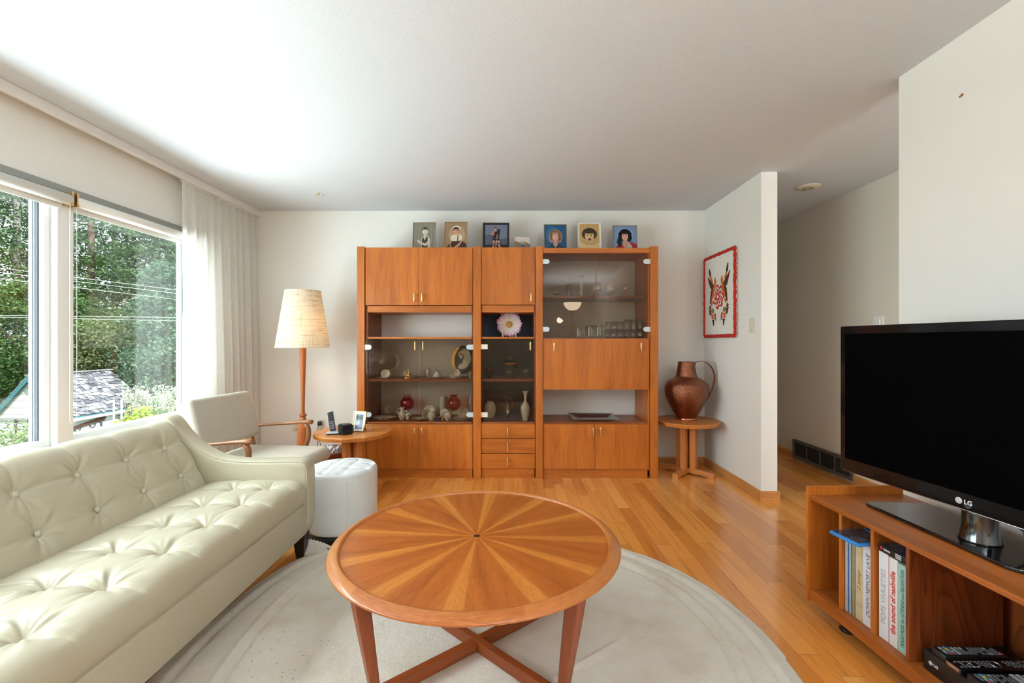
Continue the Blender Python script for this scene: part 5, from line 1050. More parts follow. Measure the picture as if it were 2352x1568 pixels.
def shademat():
    tt = NT('woven_lamp_shade'); tt.n.remove(tt.b); tc = tt.node('ShaderNodeTexCoord'); sp = tt.node('ShaderNodeSeparateXYZ'); tt.l.new(tc.outputs['Object'], sp.inputs[0])
    ang = tt.math('ARCTAN2', sp.outputs[1], sp.outputs[0]); cb = tt.node('ShaderNodeCombineXYZ'); tt.l.new(tt.math('MULTIPLY', ang, 30.0), cb.inputs[0]); tt.l.new(tt.math('MULTIPLY', sp.outputs[2], 3.0), cb.inputs[1])
    c2 = tt.node('ShaderNodeCombineXYZ'); tt.l.new(tt.math('MULTIPLY', ang, 0.8), c2.inputs[0]); tt.l.new(tt.math('MULTIPLY', sp.outputs[2], 75.0), c2.inputs[1])
    a = tt.noise(cb.outputs[0], 1.6, 3, 0.6, 0.2); b = tt.noise(c2.outputs[0], 1.0, 3, 0.6, 0.2)
    f = tt.math('MULTIPLY', tt.ramp(a, [(0.40, (0.62,)*3), (0.47, (1,)*3)]), tt.ramp(b, [(0.38, (0.55,)*3), (0.46, (1,)*3)])); c = tt.mix(f, (0.42, 0.27, 0.10), (0.85, 0.80, 0.66))
    d = tt.node('ShaderNodeBsdfDiffuse'); l = tt.node('ShaderNodeBsdfTranslucent'); tt.l.new(c, d.inputs[0]); tt.l.new(c, l.inputs[0]); m = tt.node('ShaderNodeMixShader'); m.inputs[0].default_value = 0.28
    tt.l.new(d.outputs[0], m.inputs[1]); tt.l.new(l.outputs[0], m.inputs[2]); tt.l.new(m.outputs[0], tt.out.inputs[0]); return tt.m
MB().lathe([(0.218, 1.13), (0.144, 1.615)], (0, 0, 0), 72).build('lamp_shade', shademat(), t)
m = MB()
for (r, z) in ((0.218, 1.13), (0.144, 1.615)): m.tube([(r*math.cos(a), r*math.sin(a), z) for a in [2*math.pi*i/72 for i in range(72)]], 0.003, 6, True)
m.build('shade_rim', pm('shade_tape', (0.75, 0.68, 0.5), 0.6), t)
MB().lathe([(0, 1.15), (0.016, 1.15), (0.016, 1.22), (0, 1.22)], (0, 0, 0), 20).tube([(-0.14, 0, 1.6), (0, 0, 1.6), (0.14, 0, 1.6)], 0.002, 6).tube([(0, 0, 1.2), (0, 0, 1.6)], 0.003, 6).build('socket', BRASS, t, recalc=True)
MB().ball((0, 0, 1.30), 0.033, 20, (1, 1, 1.2)).build('bulb', pm('lit_bulb', (1, 0.8, 0.5), 0.4, emit=((1, 0.58, 0.22), 38)), t)
# ------------------------------------------------------------------ things on the left table
def devM(px, D, z, rz=0): return Matrix.Translation((at(px, D), D, z)) @ Matrix.Rotation(rz, 4, 'Z')
t = thing('cordless_phone', 'silver and black cordless phone standing in its cradle', 'phone', (at(762, 3.44), 3.44, 0.48), R(12))
MB().rbox(-0.042, 0.045, -0.04, 0.045, 0.0, 0.022, 0.008, 3).build('cradle', pm('silver_plastic', (0.5, 0.51, 0.52), 0.3, 0.3), t)
MB().rbox(-0.046, 0.05, -0.045, 0.05, 0.0, 0.010, 0.004, 2).build('cradle_base', BLACK, t)
M = Matrix.Translation((-0.005, 0.015, 0.018)) @ Matrix.Rotation(R(-10), 4, 'Y') @ Matrix.Rotation(R(-9), 4, 'X')
ho = MB().rbox(-0.023, 0.023, -0.013, 0.010, 0, 0.155, 0.009, 3, M).build('handset', bpy.data.materials['silver_plastic'], t)
MB().rbox(-0.020, 0.020, -0.0150, 0.0, 0.004, 0.150, 0.005, 2, M).build('face', BLACK, ho); MB().box(-0.014, 0.014, -0.0156, -0.0150, 0.095, 0.130, M).build('display', pm('phone_display', (0.05, 0.06, 0.07), 0.15), ho)
m = MB()
for i in range(3):
    for j in range(5): m.box(-0.014+i*0.0105, -0.007+i*0.0105, -0.0160, -0.0150, 0.018+j*0.013, 0.025+j*0.013, M)
m.build('keypad', pm('phone_keys', (0.35, 0.36, 0.38), 0.4), ho)
t = thing('coaster_stack', 'stack of square black coasters in a black holder between phone and photo', 'coasters', (at(790, 3.44), 3.44, 0.48), R(38))
for k in range(6): MB().rbox(-0.046, 0.046, -0.046, 0.046, 0.010+k*0.0105, 0.0165+k*0.0105, 0.002, 2).build('coaster', MATTEB, t)
MB().box(-0.037, 0.037, -0.037, 0.037, 0.0, 0.078).build('holder', BLACK, t, bevel=0.003)
t = thing('framed_photograph', 'gold-framed snapshot with white mount standing on the left side table', 'photograph', (at(818, 3.52), 3.52, 0.48), R(-14))
M = Matrix.Rotation(R(-14), 4, 'X'); w, h, fw = 0.108, 0.158, 0.007; m = MB()
for (a, b, c, d) in ((-w/2, -w/2+fw, 0, h), (w/2-fw, w/2, 0, h), (-w/2+fw, w/2-fw, 0, fw), (-w/2+fw, w/2-fw, h-fw, h)): m.box(a, b, -0.006, 0.006, c, d, M)
m.build('picture_frame', GOLD, t, bevel=0.001); m = MB(); m.box(-w/2+fw*0.5, w/2-fw*0.5, 0.0, 0.004, 0.004, h-0.004, M); m.prism([(0.036, h*0.7), (0.042, h*0.7), (0.085, 0.0), (0.079, 0.0)], 0, -0.018, 0.018); m.build('easel_back', BLACK, t, recalc=True)
p = MB(); MM = M @ Matrix.Translation((0, -0.001, h/2)) @ Matrix.Rotation(R(90), 4, 'X'); rect(p, (235, 235, 235), -w/2+fw, w/2-fw, -h/2+fw, h/2-fw, 0, MM); rect(p, (125, 145, 165), -0.032, 0.032, -0.056, 0.056, 0.0004, MM)
for (c, x, y, a, b) in (((90, 110, 90), 0.012, 0.03, 0.018, 0.02), ((200, 205, 215), -0.008, -0.02, 0.022, 0.028), ((150, 175, 210), 0.015, -0.035, 0.014, 0.018), ((215, 180, 160), 0.002, 0.008, 0.010, 0.012), ((60, 75, 70), -0.02, 0.035, 0.01, 0.018), ((120, 120, 135), -0.018, -0.04, 0.012, 0.012)): el(p, c, x, y, a, b, 0.0006, MM)
p.build('photo_print', None, t)
# copper bin with tissues, cords
bx, by = at(776, 3.72), 3.72
t = thing('copper_pot', 'dented copper pot holding crumpled tissues, behind the ottoman', 'pot', (-1.50, 3.78, 0))
MB().lathe([(0.0, 0.0), (0.10, 0.0), (0.115, 0.02), (0.155, 0.18), (0.168, 0.275), (0.172, 0.285), (0.165, 0.287), (0.150, 0.18), (0.10, 0.02), (0, 0.012)], (0, 0, 0), 48).build('body', pm('old_copper', (0.36, 0.14, 0.08), 0.35, 0.9, var=0.3, vscale=18), t, recalc=True)
m = MB()
for a in range(0, 360, 24): m.ball((0.1565*math.cos(R(a)), 0.1565*math.sin(R(a)), 0.24), 0.006, 8)
m.build('rivets', pm('dark_rivet', (0.05, 0.02, 0.015), 0.5), t)
random.seed(3); m = MB()
for k in range(4):
    cx, cy, cz = (0.06*math.cos(k*1.7), 0.05*math.sin(k*1.7)-0.03, 0.265+0.01*k)
    m.grid(14, 14, lambda u, v, cx=cx, cy=cy, cz=cz, k=k: (cx+0.10*(u-0.5)+0.012*math.sin(v*14+k), cy+0.10*(v-0.5)+0.012*math.sin(u*12+k*2), cz+0.035*math.sin(u*9+k)*math.cos(v*8-k)))
m.build('tissues', pm('tissue', (0.85, 0.85, 0.85), 0.8), t)
sm = [(-1.862, 4.36, 0.395), (-1.855, 4.30, 0.36), (-1.84, 4.27, 0.2), (-1.80, 4.24, 0.05), (-1.70, 4.1, 0.008), (-1.66, 4.0, 0.008)]
tag(MB().tube(sm, 0.003, 8).tube([(-1.852, 4.36, 0.34), (-1.845, 4.30, 0.30), (-1.80, 4.27, 0.12), (-1.72, 4.25, 0.008), (-1.6, 4.2, 0.008)], 0.0028, 8).rbox(-1.875, -1.845, 4.34, 4.384, 0.375, 0.415, 0.004, 2).build('power_cord', BLACK), 'black power cord with a plug hanging from the outlet behind the side table', 'cord')
# ------------------------------------------------------------------ shaggy wall hanging
y0, y1, z0, z1 = 3.735, 4.345, 1.218, 1.965; yc, zc = (y0+y1)/2, (z0+z1)/2
t = thing('wall_hanging', 'white shaggy latch-hook wall hanging with a red border, flower and two animal heads', 'wall hanging', (XR, yc, z0))
def wool(name, c): return pm(name, c, 0.95, bump=(220, 0.6, 0.008), var=0.12, vscale=160)
WW = wool('white_wool', (0.95, 0.92, 0.82)); WR = wool('red_wool', (0.62, 0.03, 0.02)); WO = wool('orange_wool', (0.72, 0.17, 0.02)); WB = wool('brown_wool', (0.13, 0.035, 0.015)); WK = wool('black_wool', (0.025, 0.02, 0.02)); WG = wool('olive_wool', (0.35, 0.22, 0.05)); WD = wool('brick_wool', (0.55, 0.06, 0.03))
M = Matrix.Translation((XR-0.016, yc, zc)) @ Matrix(((0, 0, -1, 0), (-1, 0, 0, 0), (0, 1, 0, 0), (0, 0, 0, 1)))   # local x to the viewer's right, y up, z into the room
rng = random.Random(5)
def pile(u, v):
    x, y = (u-0.5)*0.61, (v-0.5)*0.745; e = min(u, 1-u, v, 1-v); return (x+rng.uniform(-.002, .002), y+rng.uniform(-.002, .002), 0.004+rng.uniform(0, 0.004)-0.016*max(0, (0.012-e)/0.012))
MB().grid(96, 116, pile, M=M).build('pile', WW, t, True); MB().box(XR-0.016, XR-0.001, y0+0.006, y1-0.006, z0+0.006, z1-0.006).build('canvas_backing', pm('canvas', (0.4, 0.38, 0.33), 0.8), t, True)
def bord(u, v):
    a = v*2*math.pi; s = u*4; k = int(s) % 4; f = s-int(s); W_, H_ = 0.295, 0.362
    cs = [(-W_, -H_), (W_, -H_), (W_, H_), (-W_, H_)]; p, q = cs[k], cs[(k+1) % 4]; nx, ny = [(0, -1), (1, 0), (0, 1), (-1, 0)][k]
    rr = 0.0125+rng.uniform(-0.004, 0.004); return (p[0]+(q[0]-p[0])*f+nx*rr*math.cos(a)*1.1, p[1]+(q[1]-p[1])*f+ny*rr*math.cos(a)*1.1, 0.006+rr*0.9*math.sin(a))
MB().grid(400, 9, bord, M=M, closeu=True).build('border', WR, t, True, recalc=True)
m = MB()
def rag(pts, mat, zz):
    m.mat(mat); out = []
    for i in range(len(pts)):
        p, q = pts[i], pts[(i+1) % len(pts)]; L = math.hypot(q[0]-p[0], q[1]-p[1]); n = max(1, int(L/0.008))
        for k in range(n): out.append((p[0]+(q[0]-p[0])*k/n+rng.uniform(-.002, .002), p[1]+(q[1]-p[1])*k/n+rng.uniform(-.002, .002)))
    m.prism(out, 2, 0.004, 0.011+zz, M)
def flw(r, k, ph, mat, zz, cx=0, cy=-0.015): rag([((r+0.16*r*math.cos(k*a+ph))*math.cos(a)+cx, (r+0.16*r*math.cos(k*a+ph))*math.sin(a)+cy, ) for a in [2*math.pi*i/48 for i in range(48)]], mat, zz)
flw(0.098, 7, 0, WR, 0.0); flw(0.078, 7, 0.5, WW, 0.0008); flw(0.064, 7, 1, WD, 0.0016); flw(0.044, 5, 0, WW, 0.0022); flw(0.037, 5, 0.4, WR, 0.003); flw(0.014, 4, 0, WW, 0.004)
for s in (-1, 1):
    q = lambda pts: [(s*a, b) for a, b in pts]
    rag(q([(0.045, 0.13), (0.07, 0.165), (0.085, 0.12), (0.085, 0.07), (0.11, 0.05), (0.13, 0.0), (0.14, -0.03), (0.115, -0.02), (0.09, 0.03), (0.065, 0.07)]), WO, 0.0002)
    rag(q([(0.095, 0.10), (0.12, 0.085), (0.15, 0.04), (0.165, -0.03), (0.17, -0.07), (0.15, -0.05), (0.135, 0.0), (0.11, 0.045)]), WB, 0.001)
    rag(q([(0.10, 0.10), (0.15, 0.14), (0.215, 0.185), (0.19, 0.13), (0.155, 0.075), (0.12, 0.06)]), WB, 0.0014)
    rag(q([(0.115, 0.135), (0.15, 0.18), (0.17, 0.235), (0.16, 0.17), (0.135, 0.13)]), WO, 0.002); rag(q([(0.155, 0.20), (0.175, 0.245), (0.185, 0.255), (0.178, 0.21), (0.165, 0.18)]), WK, 0.003)
    rag(q([(0.03, 0.03+0.03), (0.038, 0.085), (0.043, 0.06), (0.036, 0.04)]), WB, 0.001)
    rag(q([(0.12, -0.04), (0.15, -0.045), (0.145, -0.085), (0.125, -0.07)]), WO, 0.001); rag(q([(0.165, -0.08), (0.185, -0.095), (0.175, -0.125), (0.155, -0.105)]), WB, 0.001)
    rag(q([(0.095, -0.12), (0.13, -0.11), (0.15, -0.13), (0.12, -0.155), (0.09, -0.15)]), WG, 0.001); rag(q([(0.15, -0.125), (0.185, -0.12), (0.175, -0.165), (0.15, -0.175)]), WB, 0.001)
    rag(q([(0.055, -0.165), (0.078, -0.155), (0.075, -0.20), (0.05, -0.225)]), WD, 0.001); rag(q([(0.10, -0.165), (0.135, -0.165), (0.13, -0.205), (0.105, -0.21)]), WO, 0.001)
    rag(q([(0.085, -0.215), (0.118, -0.215), (0.105, -0.25), (0.098, -0.27)]), WK, 0.001)
m.build('motif', None, t, True)
# ------------------------------------------------------------------ television bench
SA = R(-87.8); SO = (1.288, 2.0, 0)
bench = thing('tv_bench', 'long low teak television bench with open record compartments along the right wall', 'tv bench', SO, SA)
BM = Matrix.Translation(SO) @ Matrix.Rotation(SA, 4, 'Z')
BL_, BD = 1.62, 0.42
MB().box(0, 0.016, -0.008, BD, 0.053, 0.549).build('end_panel', TKZ, bench, bevel=0.002); MB().box(BL_-0.016, BL_, -0.008, BD, 0.053, 0.549).build('end_panel', TKZ, bench, bevel=0.002)
BTX = teak('bench_top_wood', 'x', (0.26, 0.066, 0.010), (0.48, 0.14, 0.024))
MB().box(0.016, BL_-0.016, 0.0, BD, 0.494, 0.513).build('top_board', BTX, bench, bevel=0.004)
MB().box(0.016, BL_-0.016, 0.0, BD, 0.06, 0.104).build('bottom_board', BTX, bench, bevel=0.002)
for u in (0.163, 0.318, 0.463): MB().box(u-0.008, u+0.006, 0.022, 0.352, 0.104, 0.494).build('divider', DKZ if u > 0.4 else TKZ, bench, bevel=0.001)
MB().box(1.05, 1.066, 0.022, 0.35, 0.104, 0.494).build('divider', DKZ, bench)
MB().box(0.016, 0.34, BD-0.03, BD-0.022, 0.104, 0.494).box(0.34, BL_-0.016, BD-0.03, BD-0.022, 0.104, 0.494).build('back_panel', DKZ, bench)
for (u, v) in ((0.14, 0.07), (0.14, 0.35), (1.5, 0.07), (1.5, 0.35)):
    c = bench; m = MB(); m.lathe([(0, 0), (0.028, 0.0), (0.03, 0.006), (0.026, 0.012), (0.01, 0.02), (0.008, 0.0598), (0, 0.0598)], (u, v, 0), 20); m.build('caster', BLACK, bench, recalc=True)
# records and boxes; each is a thing standing on the bench
def slab(name, u0, u1, top, label, mat, cat='record', grp='record sleeves in the bench', dep=0.31, v0=0.036, z0=0.1042, lean=0.0, face=None):
    t = thing(name, label, cat, BM @ Vector(((u0+u1)/2, v0, z0)), SA, grp); w = (u1-u0)/2
    m = MB(); vs = [(x+(lean if z else 0), y, z) for z in (0, top) for y in (0, dep) for x in (-w, w)]
    m.add(vs, [(0,2,3,1),(4,5,7,6),(0,1,5,4),(2,6,7,3),(0,4,6,2),(1,3,7,5)]); m.build('sleeve', mat, t, bevel=min(0.0015, w*0.3)); 
    if face: face(t, w, top)
    return t
u = 0.1715
specs = [(0.013, (0.42, 0.47, 0.55), 'grey-blue record sleeve, leftmost on the shelf'), (0.009, (0.02, 0.14, 0.42), 'deep blue record sleeve next to the grey one'), (0.005, (0.75, 0.74, 0.7), 'thin white record sleeve right of the blue one'), (0.008, (0.22, 0.16, 0.10), 'brown record sleeve right of the thin white one'), (0.006, (0.42, 0.33, 0.2), 'tan record sleeve between brown and turquoise ones'), (0.006, (0.10, 0.38, 0.48), 'turquoise record sleeve right of the tan one'), (0.005, (0.3, 0.28, 0.16), 'thin olive record sleeve left of the yellowed box')]
for w, c, lab in specs: slab('record_sleeve', u, u+w-0.0006, 0.312, lab, pm('sleeve_%d' % int(u*1e4), c, 0.5, var=0.15, vscale=30), v0=0.034+0.004*random.random()); u += w
def spine(txt, size, mat, font_sx=1.0, shear=0.0, bold=0.0, zc_=0.155, up=True):
    def f(t, w, top):
        m = MB(); M = Matrix.Translation((0, -0.0006, zc_)) @ Matrix.Rotation(R(90), 4, 'X') @ Matrix.Rotation(R(90), 4, 'Z'); text_mb(m, txt, size, M, mat, 0.0003, font_sx, shear, bold=bold); m.build('spine_lettering', None, t)
    return f
slab('record_box', u, u+0.034, 0.305, 'yellowed cream record box with a worn spine', pm('yellowed_card', (0.62, 0.5, 0.3), 0.6, var=0.2, vscale=25), face=spine("2 Strings", 0.022, pm('ink_brown', (0.3, 0.18, 0.06), 0.6), 1.0, 0.3)); u += 0.0345
slab('record_box', u, 0.3085, 0.308, 'white record box lettered DOWN MEMORY LANE', pm('white_card_box', (0.74, 0.76, 0.8), 0.5), face=spine('DOWN MEMORY LANE', 0.0245, pm('ink_grey', (0.12, 0.14, 0.2), 0.6), 0.92, 0.25, 0.0))
def redbox(t, w, top):
    spine('POPS VARIETIES', 0.028, pm('ink_faint', (0.45, 0.42, 0.42), 0.6), 1.0, 0)(t, w, top)
    MB().box(-w+0.0, w-0.0, 0.001, 0.308, top, top+0.0012).box(w, w+0.0012, 0.001, 0.308, 0, top).build('red_cover', pm('red_card', (0.62, 0.02, 0.015), 0.45), t)
slab('record_box', 0.331, 0.372, 0.312, 'thick white record box with red covers and outlined lettering', bpy.data.materials['white_card_box'], face=redbox)
slab('record_box', 0.3745, 0.4085, 0.310, 'white record box lettered the sound of nashville in red', pm('white_card_b', (0.76, 0.74, 0.72), 0.5), face=spine('the sound of nashville', 0.027, pm('ink_red', (0.6, 0.05, 0.04), 0.6), 0.93, 0.0, 0.0006))
def tealtrim(t, w, top):
    spine('MOOD MUSIC for LISTENING and RELAXATION', 0.0185, pm('ink_black', (0.06, 0.08, 0.07), 0.6), 0.68, 0.1)(t, w, top)
    MB().box(-w, w, -0.0007, 0, 0, 0.003).box(-w, w, -0.0007, 0, top-0.003, top).box(-w, -w+0.0016, -0.0007, 0, 0.003, top-0.003).box(w-0.0016, w, -0.0007, 0, 0.003, top-0.003).build('gilt_edge', pm('gilt', (0.5, 0.45, 0.2), 0.4), t)
slab('record_box', 0.4105, 0.4485, 0.306, 'pale teal record box lettered MOOD MUSIC for LISTENING and RELAXATION', pm('teal_card', (0.33, 0.56, 0.52), 0.55), face=tealtrim)
slab('record_sleeve', 0.4492, 0.4538, 0.30, 'thin white sleeve right of the pale teal box', pm('white_card_c', (0.7, 0.72, 0.72), 0.5), grp=None)
# disc cases lying on top of the records
BLU = pm('disc_case_blue', (0.02, 0.22, 0.62), 0.2, coat=0.4); PRT = pm('dark_cover_print', (0.06, 0.07, 0.10), 0.2, var=0.9, vscale=40, coat=0.4)
def case(u0, u1, v0, v1, z, h, rot, label, body, ext=None, name='disc_case', cat='disc case', grp=None, tx=0.0):
    c = BM @ Vector(((u0+u1)/2, (v0+v1)/2, z)); t = thing(name, label, cat, c, SA+rot, grp); t.rotation_euler = (0, tx, SA+rot); a, b = (u1-u0)/2, (v1-v0)/2
    MB().rbox(-a, a, -b, b, 0, h, min(0.0035, h*0.45), 3).build('case', body, t); MB().box(-a+0.006, a-0.006, -b+0.008, b-0.006, h, h+0.0005).build('cover_print', PRT, t)
    if ext: ext(t, a, b, h)
    return t
case(0.178, 0.306, -0.035, 0.115, 0.4185, 0.013, R(6), 'blue disc case lying flat and jutting out over the record sleeves', BLU)
case(0.18, 0.30, 0.10, 0.25, 0.4205, 0.013, R(-3), 'second blue disc case lying behind the first on the record sleeves', BLU)
def dvd(t, a, b, h):
    m = MB(); m.mat(pm('red_mark', (0.7, 0.03, 0.05), 0.4)); m.box(-a+0.012, -a+0.020, -b-0.0006, -b, 0.009, 0.019); W_ = pm('print_white', (0.75, 0.75, 0.75), 0.4)
    text_mb(m, 'SLIM BOX', 0.011, Matrix.Translation((-a+0.048, -b-0.0008, 0.014)) @ Matrix.Rotation(R(90), 4, 'X'), W_, 0.0002) if False else None
    m.mat(W_); 
    for k in range(5): m.box(-a+0.026+0.006*k, -a+0.030+0.006*k, -b-0.0006, -b, 0.010, 0.016)
    for k in range(3): m.box(-a+0.075, -a+0.10, -b-0.0006, -b, 0.006+0.006*k, 0.009+0.006*k)
    m.build('spine_print', None, t)
case(0.335, 0.452, 0.03, 0.22, 0.4195, 0.026, R(-2), 'black disc box lying on the three record boxes', BLACK, dvd, 'disc_box', 'disc box')
# ------------------------------------------------------------------ player and remotes
pl = BM @ Vector((0.70, 0.19, 0.1045)); t = thing('disc_player', 'black disc player on the bottom shelf under three remote controls', 'disc player', pl, SA)
MB().rbox(-0.205, 0.215, -0.145, 0.13, 0.0, 0.066, 0.004, 2).build('housing', BLACK, t); MB().box(-0.203, 0.213, -0.1465, -0.145, 0.006, 0.034).build('front_strip', GLOSSB, t)
LW = pm('logo_white', (0.72, 0.72, 0.74), 0.4); LGR = pm('logo_grey', (0.25, 0.25, 0.26), 0.4)
def logo(m, M, s):
    m.mat(LW); m.prism([(s*math.cos(a)-1.9*s, s*math.sin(a)) for a in [2*math.pi*k/28 for k in range(28)]], 2, 0, 0.0004, M)
    m.mat(LGR); m.box(-1.9*s-0.07*s, -1.9*s+0.07*s, -0.45*s, 0.5*s, 0.0004, 0.0006, M); m.box(-1.9*s, -1.9*s+0.4*s, -0.5*s, -0.37*s, 0.0004, 0.0006, M)
    m.add([(x, y, 0.0006) for k in range(15) for (x, y) in ((-1.9*s+0.80*s*math.cos(R(110+280*k/14*0.9)), 0.80*s*math.sin(R(110+280*k/14*0.9))), (-1.9*s+0.66*s*math.cos(R(110+280*k/14*0.9)), 0.66*s*math.sin(R(110+280*k/14*0.9))))], [(2*k, 2*k+2, 2*k+3, 2*k+1) for k in range(14)], False, M)
    m.prism([(0.12*s*math.cos(a)-2.25*s, 0.12*s*math.sin(a)+0.35*s) for a in [2*math.pi*k/10 for k in range(10)]], 2, 0.0004, 0.0006, M)
    text_mb(m, 'LG', s*1.9, M @ Matrix.Translation((0.75*s, 0, 0)), LW, 0.0003, 1.0, bold=s*0.06)
m = MB(); logo(m, Matrix.Translation((-0.165, -0.1468, 0.034)) @ Matrix.Rotation(R(90), 4, 'X'), 0.0066); m.build('logo', None, t)
def remote(u, v0, z, rz, L, w, label, style):
    p = BM @ Vector((u, v0, z)); t = thing('remote_control', label, 'remote control', p, SA+rz, 'remote controls on the player')
    MB().rbox(-w/2, w/2, 0, L, 0, 0.022, 0.006, 3).build('body', GLOSSB if style == 1 else BLACK, t); m = MB(); rn_ = random.Random(int(L*1e4)+style)
    KG = pm('key_%d' % style, (0.20, 0.22, 0.23), 0.5); KL = pm('key_light_%d' % style, (0.45, 0.5, 0.55), 0.5)
    nx = 4; ny = int(L/0.0125)-2
    for j in range(ny):
        if style == 1 and ny//2 <= j <= ny//2+2: continue
        for i in range(nx):
            if rn_.random() < 0.12: continue
            m.mat(KG if rn_.random() < 0.8 else KL); x = -w/2+0.008+(w-0.016)*(i+0.5)/nx; y = 0.018+j*0.0125; kx = 0.0036 if style != 1 else 0.0022; m.box(x-kx, x+kx, y-0.0035, y+0.0035, 0.022, 0.0236)
    if style != 1:
        for i, c in enumerate(((0.6, 0.05, 0.05), (0.05, 0.35, 0.35), (0.75, 0.55, 0.02), (0.02, 0.3, 0.7))): m.mat(pm('colour_key_%d_%d' % (style, i), c, 0.5)); m.box(-w/2+0.008+0.0095*(3-i) if False else w/2-0.008-0.0095*i-0.008, w/2-0.008-0.0095*i, 0.030, 0.037, 0.0222, 0.0245)
        m.mat(pm('power_red_%d' % style, (0.6, 0.06, 0.06), 0.5)); m.lathe([(0, 0.025), (0.005, 0.025), (0.005, 0.022)], (w/2-0.013, L-0.014, 0), 14)
        if style == 2: m.mat(pm('rocker_light', (0.5, 0.58, 0.62), 0.4)); m.box(-w/2+0.006, w/2-0.006, L*0.50, L*0.50+0.011, 0.0222, 0.0245); m.box(-w/2+0.006, w/2-0.006, L*0.58, L*0.58+0.008, 0.0222, 0.0245)
    else:
        m.mat(CHROME); m.tube([(0.013*math.cos(a), L*0.52+0.013*math.sin(a), 0.0225) for a in [2*math.pi*k/24 for k in range(24)]], 0.002, 6, True); m.mat(pm('champagne_trim', (0.5, 0.4, 0.34), 0.3, 0.8)); m.box(-w/2+0.003, w/2-0.003, -0.0006, 0.002, 0.012, 0.021)
    m.build('buttons', None, t); return t
zp = 0.1712
remote(0.545, 0.045, zp, R(-3), 0.20, 0.05, 'black remote control with coloured keys, farthest of the three', 0)
remote(0.606, 0.030, zp, R(-2), 0.25, 0.046, 'slim black remote control with a metal ring, in the middle of the three', 1)
remote(0.665, 0.035, zp, R(-4), 0.235, 0.052, 'black remote control with pale rocker keys, nearest of the three', 2)
tag(MB().tube([BM @ Vector(p) for p in ((0.62, 0.36, 0.112), (0.70, 0.345, 0.135), (0.80, 0.36, 0.14), (0.95, 0.35, 0.12), (1.03, 0.36, 0.11))], 0.005, 8).tube([BM @ Vector(p) for p in ((0.56, 0.37, 0.112), (0.66, 0.37, 0.118), (0.8, 0.375, 0.112), (1.0, 0.37, 0.112))], 0.004, 8).build('cable', BLACK), 'black cables lying behind the disc player at the back of the bench', 'cable')
# ------------------------------------------------------------------ television
TA = R(-82.9); TO = (1.535, 1.50, 0.5136)
tv = thing('television', 'large flat black television on a glossy swivel base on the teak bench', 'television', TO, TA)
TWl, TWr = -0.497, 0.520; Z0, Z1 = 0.112, 0.732
fy = -0.052
MB().rbox(TWl, TWr, fy, fy+0.035, Z0, Z1, 0.004, 2).build('bezel', BEZ, tv)
MB().rbox(TWl+0.03, TWr-0.03, fy+0.03, fy+0.085, Z0+0.03, Z1-0.03, 0.012, 2).build('rear_housing', MATTEB, tv)
MB().box(TWl+0.026, TWr-0.026, fy-0.0008, fy, Z0+0.055, Z1-0.033).build('screen', SCREEN, tv)
m = MB(); m.tube([(TWl+0.01, fy+0.001, Z0+0.001), (TWr-0.01, fy+0.001, Z0+0.001)], 0.0018, 6); m.build('trim_strip', CHROME, tv)
m = MB(); logo(m, Matrix.Translation((-0.005, fy-0.0004, Z0+0.027)) @ Matrix.Rotation(R(90), 4, 'X'), 0.0105); m.build('logo', None, tv)
MB().lathe([(0.0, 0.012), (0.055, 0.012), (0.052, 0.02), (0.046, 0.055), (0.044, 0.10), (0.05, 0.13), (0, 0.13)], (0, -0.004, 0), 40).build('neck', pm('dark_chrome', (0.12, 0.13, 0.14), 0.12, 1.0), tv, recalc=True)
IT = (Matrix.Translation(TO) @ Matrix.Rotation(TA, 4, 'Z')).inverted()
out = []
bs = [(1.428, 1.835), (1.440, 1.34), (1.452, 1.31), (1.48, 1.30), (1.66, 1.32), (1.685, 1.35), (1.685, 1.81), (1.665, 1.85), (1.455, 1.865), (1.432, 1.855)]
bb = [(IT @ Vector((x, y, TO[2]))) for x, y in bs]; m = MB(); m.prism([(p.x, p.y) for p in bb], 2, 0.0005, 0.013); m.build('base', GLOSSB, tv, bevel=0.004, recalc=True)
tag(MB().tube([(1.60, 1.46, 0.60), (1.61, 1.44, 0.58), (1.60, 1.42, 0.545), (1.60, 1.41, 0.532), (1.65, 1.38, 0.532), (1.69, 1.35, 0.52)], 0.004, 8).build('cable', BLACK), 'thin black cable looping down behind the television neck', 'cable')
# ------------------------------------------------------------------ torchiere lamp standing behind the viewer, seen in the smoked glass
t = thing('torchiere_lamp', 'lit torchiere floor lamp with a side reading light, mirrored in the smoked glass', 'lamp', (1.18, -1.25, 0))
DM = pm('dark_bronze', (0.04, 0.035, 0.03), 0.4, 0.6)
MB().lathe([(0, 0), (0.13, 0), (0.13, 0.02), (0.02, 0.04), (0.012, 0.06), (0.012, 1.70), (0.03, 1.76), (0.06, 1.80), (0, 1.80)], (0, 0, 0), 28).build('pole', DM, t, recalc=True)
OPAL = pm('opal_glass', (0.9, 0.85, 0.75), 0.4, emit=((1.0, 0.78, 0.58), 16.0))
MB().lathe([(0.05, 1.80), (0.12, 1.84), (0.165, 1.90), (0.18, 1.955), (0.175, 1.955), (0.11, 1.845), (0.0, 1.805)], (0, 0, 0), 36).build('bowl_shade', OPAL, t, recalc=True)
MB().tube([(0, 0, 1.15), (-0.06, 0, 1.32), (-0.14, 0, 1.44), (-0.24, 0, 1.52), (-0.28, 0.02, 1.56)], 0.008, 10).build('reading_arm', DM, t)
MB().lathe([(0.03, 0), (0.055, 0.03), (0.06, 0.09), (0.05, 0.09), (0.0, 0.02)], (0, 0, 0), 24, Matrix.Translation((-0.29, 0.02, 1.56)) @ Matrix.Rotation(R(38), 4, 'Y')).build('reading_shade', pm('opal_glass_bright', (0.9, 0.85, 0.75), 0.4, emit=((1.0, 0.80, 0.62), 28.0)), t, recalc=True)
